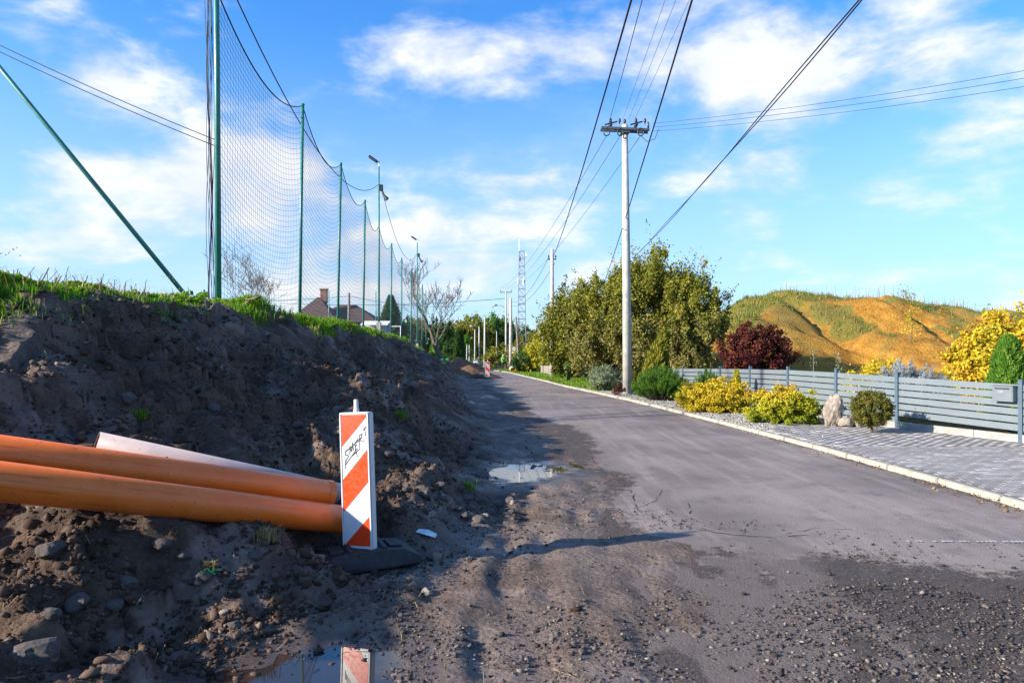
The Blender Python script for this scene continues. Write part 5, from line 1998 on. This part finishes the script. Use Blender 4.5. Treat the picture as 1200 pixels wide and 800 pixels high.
# bare trees
bt = empty('bare_tree', (at(517, 0, 72).x, 72, .6))
bt.scale = (1.3, 1.3, 1.45)
tips = branches(bt, (0, 0, -.2), 2.9, .62, 6, MAT['pale_bark'], .24, 5, n0=5, up=.8, shrink=.76, sides=7, rm=.075)
leaves('last_leaves', np.array([t_[:] for t_ in tips])[::4] * np.array([.6, .6, .55]) + np.array([0, 0, .6]) + rng.normal(size=(len(tips[::4]), 3)) * .3, .11, MAT['leaf_olive'], bt)
tag(bt, 'large nearly bare tree with a pale trunk at the end of the bank', 'tree')
bb = empty('bare_tree', (at(293, 0, 40).x, 40, 2.6))
for k in range(3):
    branches(bb, (.5 * k - .5, 0, -.1), 1.9, .75, 5, MAT['bark'], .07, 8 + k, n0=4, up=.8, shrink=.74, sides=5, rm=.17)
tag(bb, 'low bare twiggy tree behind the net before the first bay', 'tree')
for k, (px, d, z0, h, r_, mt) in enumerate([(352, 55, 2.5, 2.0, .7, 'leaf_goldgreen')]):
    shrub('field_bush', (at(px, 0, d).x, d, z0), (r_, r_, h * .5), mt, 1800, .12, 'yellowish bush behind the net beside the house', clumps=30, spread=.3)

# far wood: individual trees beyond the bend
protos = []
for k, (mats, h, ax) in enumerate([(['leaf_olive'], 9.5, (3.0, 3.0, 4.0)), (['far_gold'], 9.0, (2.4, 2.4, 3.9)), (['leaf_dark'], 10.5, (2.8, 2.8, 4.6)), (['leaf_brownolive'], 8.5, (3.0, 3.0, 3.5)), (['leaf_green'], 9.5, (2.6, 2.6, 4.2))]):
    t_ = tree('far_tree', (0, 0, 0), h, ax, mats, 5200, .42, 'x', 70 + k, .2, 90, .2, .5, -.9, lv=3)
    protos.append(t_)
FL = ['olive-leaved tree in the wood beyond the bend', 'pale yellow-green tree in the wood beyond the bend', 'dark green tree in the wood beyond the bend', 'brownish tree in the wood beyond the bend', 'mid-green tree in the wood beyond the bend']
used = set()
far = [(455, 130, 0, .9), (470, 118, 2, .85), (482, 140, 3, 1.0), (496, 120, 0, .9), (508, 135, 2, .95), (521, 118, 2, .75), (530, 140, 3, 1.0), (541, 125, 1, .9), (549, 150, 0, 1.05), (556, 130, 1, 1.05), (563, 160, 4, 1.1), (570, 145, 1, .95),
       (578, 170, 4, 1.15), (586, 150, 2, .9), (592, 175, 4, 1.15), (600, 185, 1, 1.0), (608, 165, 2, .85), (618, 180, 0, 1.0), (628, 160, 1, .9), (640, 185, 3, 1.1), (655, 170, 0, 1.0), (675, 190, 4, 1.1), (440, 150, 4, .9), (425, 170, 0, .8), (545, 100, 4, .45), (512, 92, 4, .42), (528, 88, 2, .40)]
for i, (px, d, k, s) in enumerate(far):
    o = protos[k] if k not in used else copy_tree(protos[k])
    used.add(k)
    o.location = (at(px, 0, d).x, d, float(G(d)) - .2)
    o.scale = (s, s, s * (.92 + .2 * random.random()))
    o.rotation_euler = (0, 0, random.random() * 6.28)
    tag(o, FL[k], 'tree', 'trees of the wood beyond the bend')
# roadside bushes at the right of the bend
for k, (px, d, ax, mt, lab) in enumerate([(588, 92, (2.6, 2.0, 2.1), 'leaf_olive', 'olive bush behind the worker at the bend'), (621, 64, (1.9, 1.6, 2.2), 'far_gold', 'yellowish bush between the lattice mast and the willows'),
                                          (634, 58, (1.5, 1.5, 2.0), 'leaf_goldgreen', 'golden yellow bush beside the verge pole'), (613, 58, (1.2, 1.2, 1.2), 'leaf_dark', 'dark green low bush at the foot of the leaning wooden pole'),
                                          (603, 82, (1.6, 1.6, 1.9), 'leaf_brownolive', 'brownish bush behind the white concrete pole'), (668, 40.5, (1.0, .8, .7), 'leaf_green', 'low green bush under the slender willow')]):
    shrub('roadside_bush', (at(px, 0, d).x + .0, d, float(G(d)) - .05), ax, mt, 4200, .17 * d / 62, lab, clumps=60, spread=.22, shell=.5, stems=5)

# dirt pile at the end of the bank
n_r, n_a = 26, 60
pv, pf = [], []
rr_ = np.linspace(0, 1, n_r)
aa = np.linspace(0, 2 * math.pi, n_a, endpoint=False)
RR, AA = np.meshgrid(rr_, aa, indexing='ij')
PXx, PYy = RR * 2.5 * np.cos(AA) * 1.0, RR * 2.2 * np.sin(AA)
PZ = 1.30 * (1 - RR ** 1.7) * (1 + .2 * fbm(PXx, PYy, 1.0, 3, 951)) + .14 * fbm(PXx, PYy, .6, 4, 953) * (1 - RR) + .5 * clods(PXx, PYy, .3, 955, .5) * (1 - RR) - .12
F = []
for i in range(n_r - 1):
    for j in range(n_a):
        j2 = (j + 1) % n_a
        F.append((i * n_a + j, (i + 1) * n_a + j, (i + 1) * n_a + j2, i * n_a + j2))
o = link('dirt_pile', npmesh('dirt_pile', np.stack([PXx.ravel(), PYy.ravel(), PZ.ravel()], 1), F, True), MAT['clay_pile'])
o.location = (at(541, 0, 53).x, 53, -.05)
tag(o, 'heap of light brown earth where the dark bank ends', 'dirt pile')
for k, (px, d, s) in enumerate([(549, 43, 1.0)]):
    o = link('earth_heap', npmesh('earth_heap', np.stack([PXx.ravel() * .5, PYy.ravel() * .35, PZ.ravel() * .28], 1), F, True), MAT['soil'])
    o.location = (at(567, 0, 44).x, 44.3, 0)
    tag(o, 'low dark heap of spoil beside the far striped traffic plate', 'dirt pile')
# far striped plate
sg, _, _ = make_sign(mirror=True)
sg.location = (at(571, 0, 43).x, 43, .06)
sg.rotation_euler = (0, R(1.5), R(8))
sg.scale = (1.15, 1.15, 1.0)
tag(sg, 'small far red and white striped plate at the road edge before the dirt pile', 'traffic sign')
f2 = link('rubber_foot', fme)
f2.location = (at(571, 0, 43).x, 43, -.05)
tag(f2, 'black rubber foot under the far striped plate', 'sign foot')
# white cabinet by the bend
cb = empty('utility_cabinet', (at(557.5, 0, 66).x, 66, float(G(66)) - .05))
MB().box((0, 0, .55), (.42, .3, 1.1)).build('cabinet_body', MAT['white_paint'], cb, bevel=.02)
MB().box((0, 0, 1.13), (.5, .38, .07)).build('cabinet_cap', MAT['concrete'], cb, bevel=.02)
MB().box((0, -.153, .6), (.34, .01, .85)).build('door_panel', MAT['white_paint'], cb)
tag(cb, 'white pillar cabinet at the left edge of the road bend', 'cabinet')

# pale board fence behind the verge
bfn = empty('board_fence', (0, 0, 0))
for k in range(26):
    yv = 41 + k * .42 if k < 13 else 50 + (k - 13) * .42
    xv = float(K(yv)) + 2.1
    if k % 9 == 4:
        continue
    b_ = MB().box((0, 0, .33), (.30, .03, .66 + .08 * random.random())).build('board', MAT['plank_pale'], bfn)
    b_.location = (xv, yv, float(G(yv)) + .03)
    b_.rotation_euler = (0, random.gauss(0, .03), 1.75)
tag(bfn, 'low pale board fence behind the verge grass', 'fence')
# things lying at the worker's feet
pl_ = empty('pipe_bundle', (.75, 61, .0))
for k in range(4):
    MB().tube([(-.9 + .1 * k, .1 * k, .1 + .16 * (k // 3)), (.9 + .08 * k, .3 + .22 * (k % 3), .1 + .16 * (k // 3))], .09, 10).build('pipe', MAT['pipe_orange'], pl_, smooth=True)
tag(pl_, 'small bundle of orange pipes lying on the far verge', 'pipes')
o = link('sand_sack', rock_mesh('sand_sack', 61, (.55, .45, .42)), MAT['sack'])
o.location = (.15, 66, .15)
tag(o, 'pale sack of material beside the white concrete pole', 'sack')

# ------------------------------------------------------------------ people
def person(loc, rz, label, crouch=0.0, pose=0):
    root = empty('person', loc, rz)
    # joints: one continuous body
    J = {'pel': (0, 0, .95), 'sp': (0, -.01, 1.15), 'ch': (0, -.02, 1.36), 'nk': (0, -.02, 1.50), 'hd': (0, -.03, 1.60), 'ht': (0, -.03, 1.72)}
    for s, q in ((-1, 'l'), (1, 'r')):
        J['sh' + q] = (s * .19, -.01, 1.43)
        J['el' + q] = (s * .25, .0 - .08 * (pose == 1), 1.16)
        J['wr' + q] = (s * .23, -.10 - .14 * (pose == 1), .93 + .08 * (pose == 1))
        J['ha' + q] = (s * .22, -.14 - .16 * (pose == 1), .85 + .08 * (pose == 1))
        J['hp' + q] = (s * .10, 0, .92)
        J['kn' + q] = (s * .12, -.03 if s < 0 else -.01, .50)
        J['an' + q] = (s * .13, .02 if s < 0 else .05, .09)
        J['to' + q] = (s * .15, -.14 if s < 0 else -.11, .04)
    rad = {'pel': .155, 'sp': .14, 'ch': .165, 'nk': .06, 'hd': .088, 'ht': .075, 'sh': .075, 'el': .055, 'wr': .038, 'ha': .045, 'hp': .10, 'kn': .068, 'an': .05, 'to': .04}
    E = [('pel', 'sp'), ('sp', 'ch'), ('ch', 'nk'), ('nk', 'hd'), ('hd', 'ht')]
    for q in 'lr':
        E += [('ch', 'sh' + q), ('sh' + q, 'el' + q), ('el' + q, 'wr' + q), ('wr' + q, 'ha' + q), ('pel', 'hp' + q), ('hp' + q, 'kn' + q), ('kn' + q, 'an' + q), ('an' + q, 'to' + q)]
    names = list(J)
    me = bpy.data.meshes.new('body')
    me.from_pydata([J[n] for n in names], [(names.index(a), names.index(b)) for a, b in E], [])
    o = link('body', me, MAT['trousers'], root)
    o.modifiers.new('skin', 'SKIN')
    if not me.skin_vertices:
        bm = bmesh.new()
        bm.from_mesh(me)
        bm.verts.layers.skin.verify()
        bm.to_mesh(me)
        bm.free()
    for i, n in enumerate(names):
        r_ = rad.get(n, rad.get(n[:2], .06))
        me.skin_vertices[0].data[i].radius = (r_, r_ * (.75 if n in ('ch', 'sp', 'pel') else 1))
        me.skin_vertices[0].data[i].use_root = (n == 'pel')
    o.modifiers.new('sub', 'SUBSURF').levels = 1
    o.modifiers['sub'].render_levels = 1
    # hi-vis jacket, sleeves included, a little outside the body
    MB().lathe([(.175, .88), (.185, 1.0), (.185, 1.15), (.205, 1.32), (.19, 1.42), (.10, 1.49)], (0, -.01, 0), 16, cap=False).build('jacket', MAT['hivis'], root, smooth=True)
    for q in 'lr':
        MB().tube([J['sh' + q], J['el' + q], J['wr' + q]], [.088, .07, .052], 10).build('sleeve', MAT['hivis'], root, smooth=True)
    MB().lathe([(.093, 1.50), (.102, 1.58), (.098, 1.66)], (0, -.03, 0), 12).build('head_skin', MAT['skin'], root, smooth=True)
    MB().lathe([(.15, 1.655), (.125, 1.67), (.12, 1.72), (.09, 1.775), (.03, 1.795)], (0, -.03, 0), 14).build('helmet', MAT['helmet'], root, smooth=True)
    return tag(root, label, 'person')


person((at(589.5, 0, 80).x, 80, float(G(80)) + .03), R(35), 'person in green high-visibility jacket and helmet standing at the road edge', pose=1)
person((at(524.5, 0, 58).x, 58, -.62), R(-60), 'person in green helmet working behind the brown dirt pile')
person((at(517.5, 0, 58.6).x, 58.6, -.66), R(50), 'second person half hidden behind the end of the dark bank', pose=1)
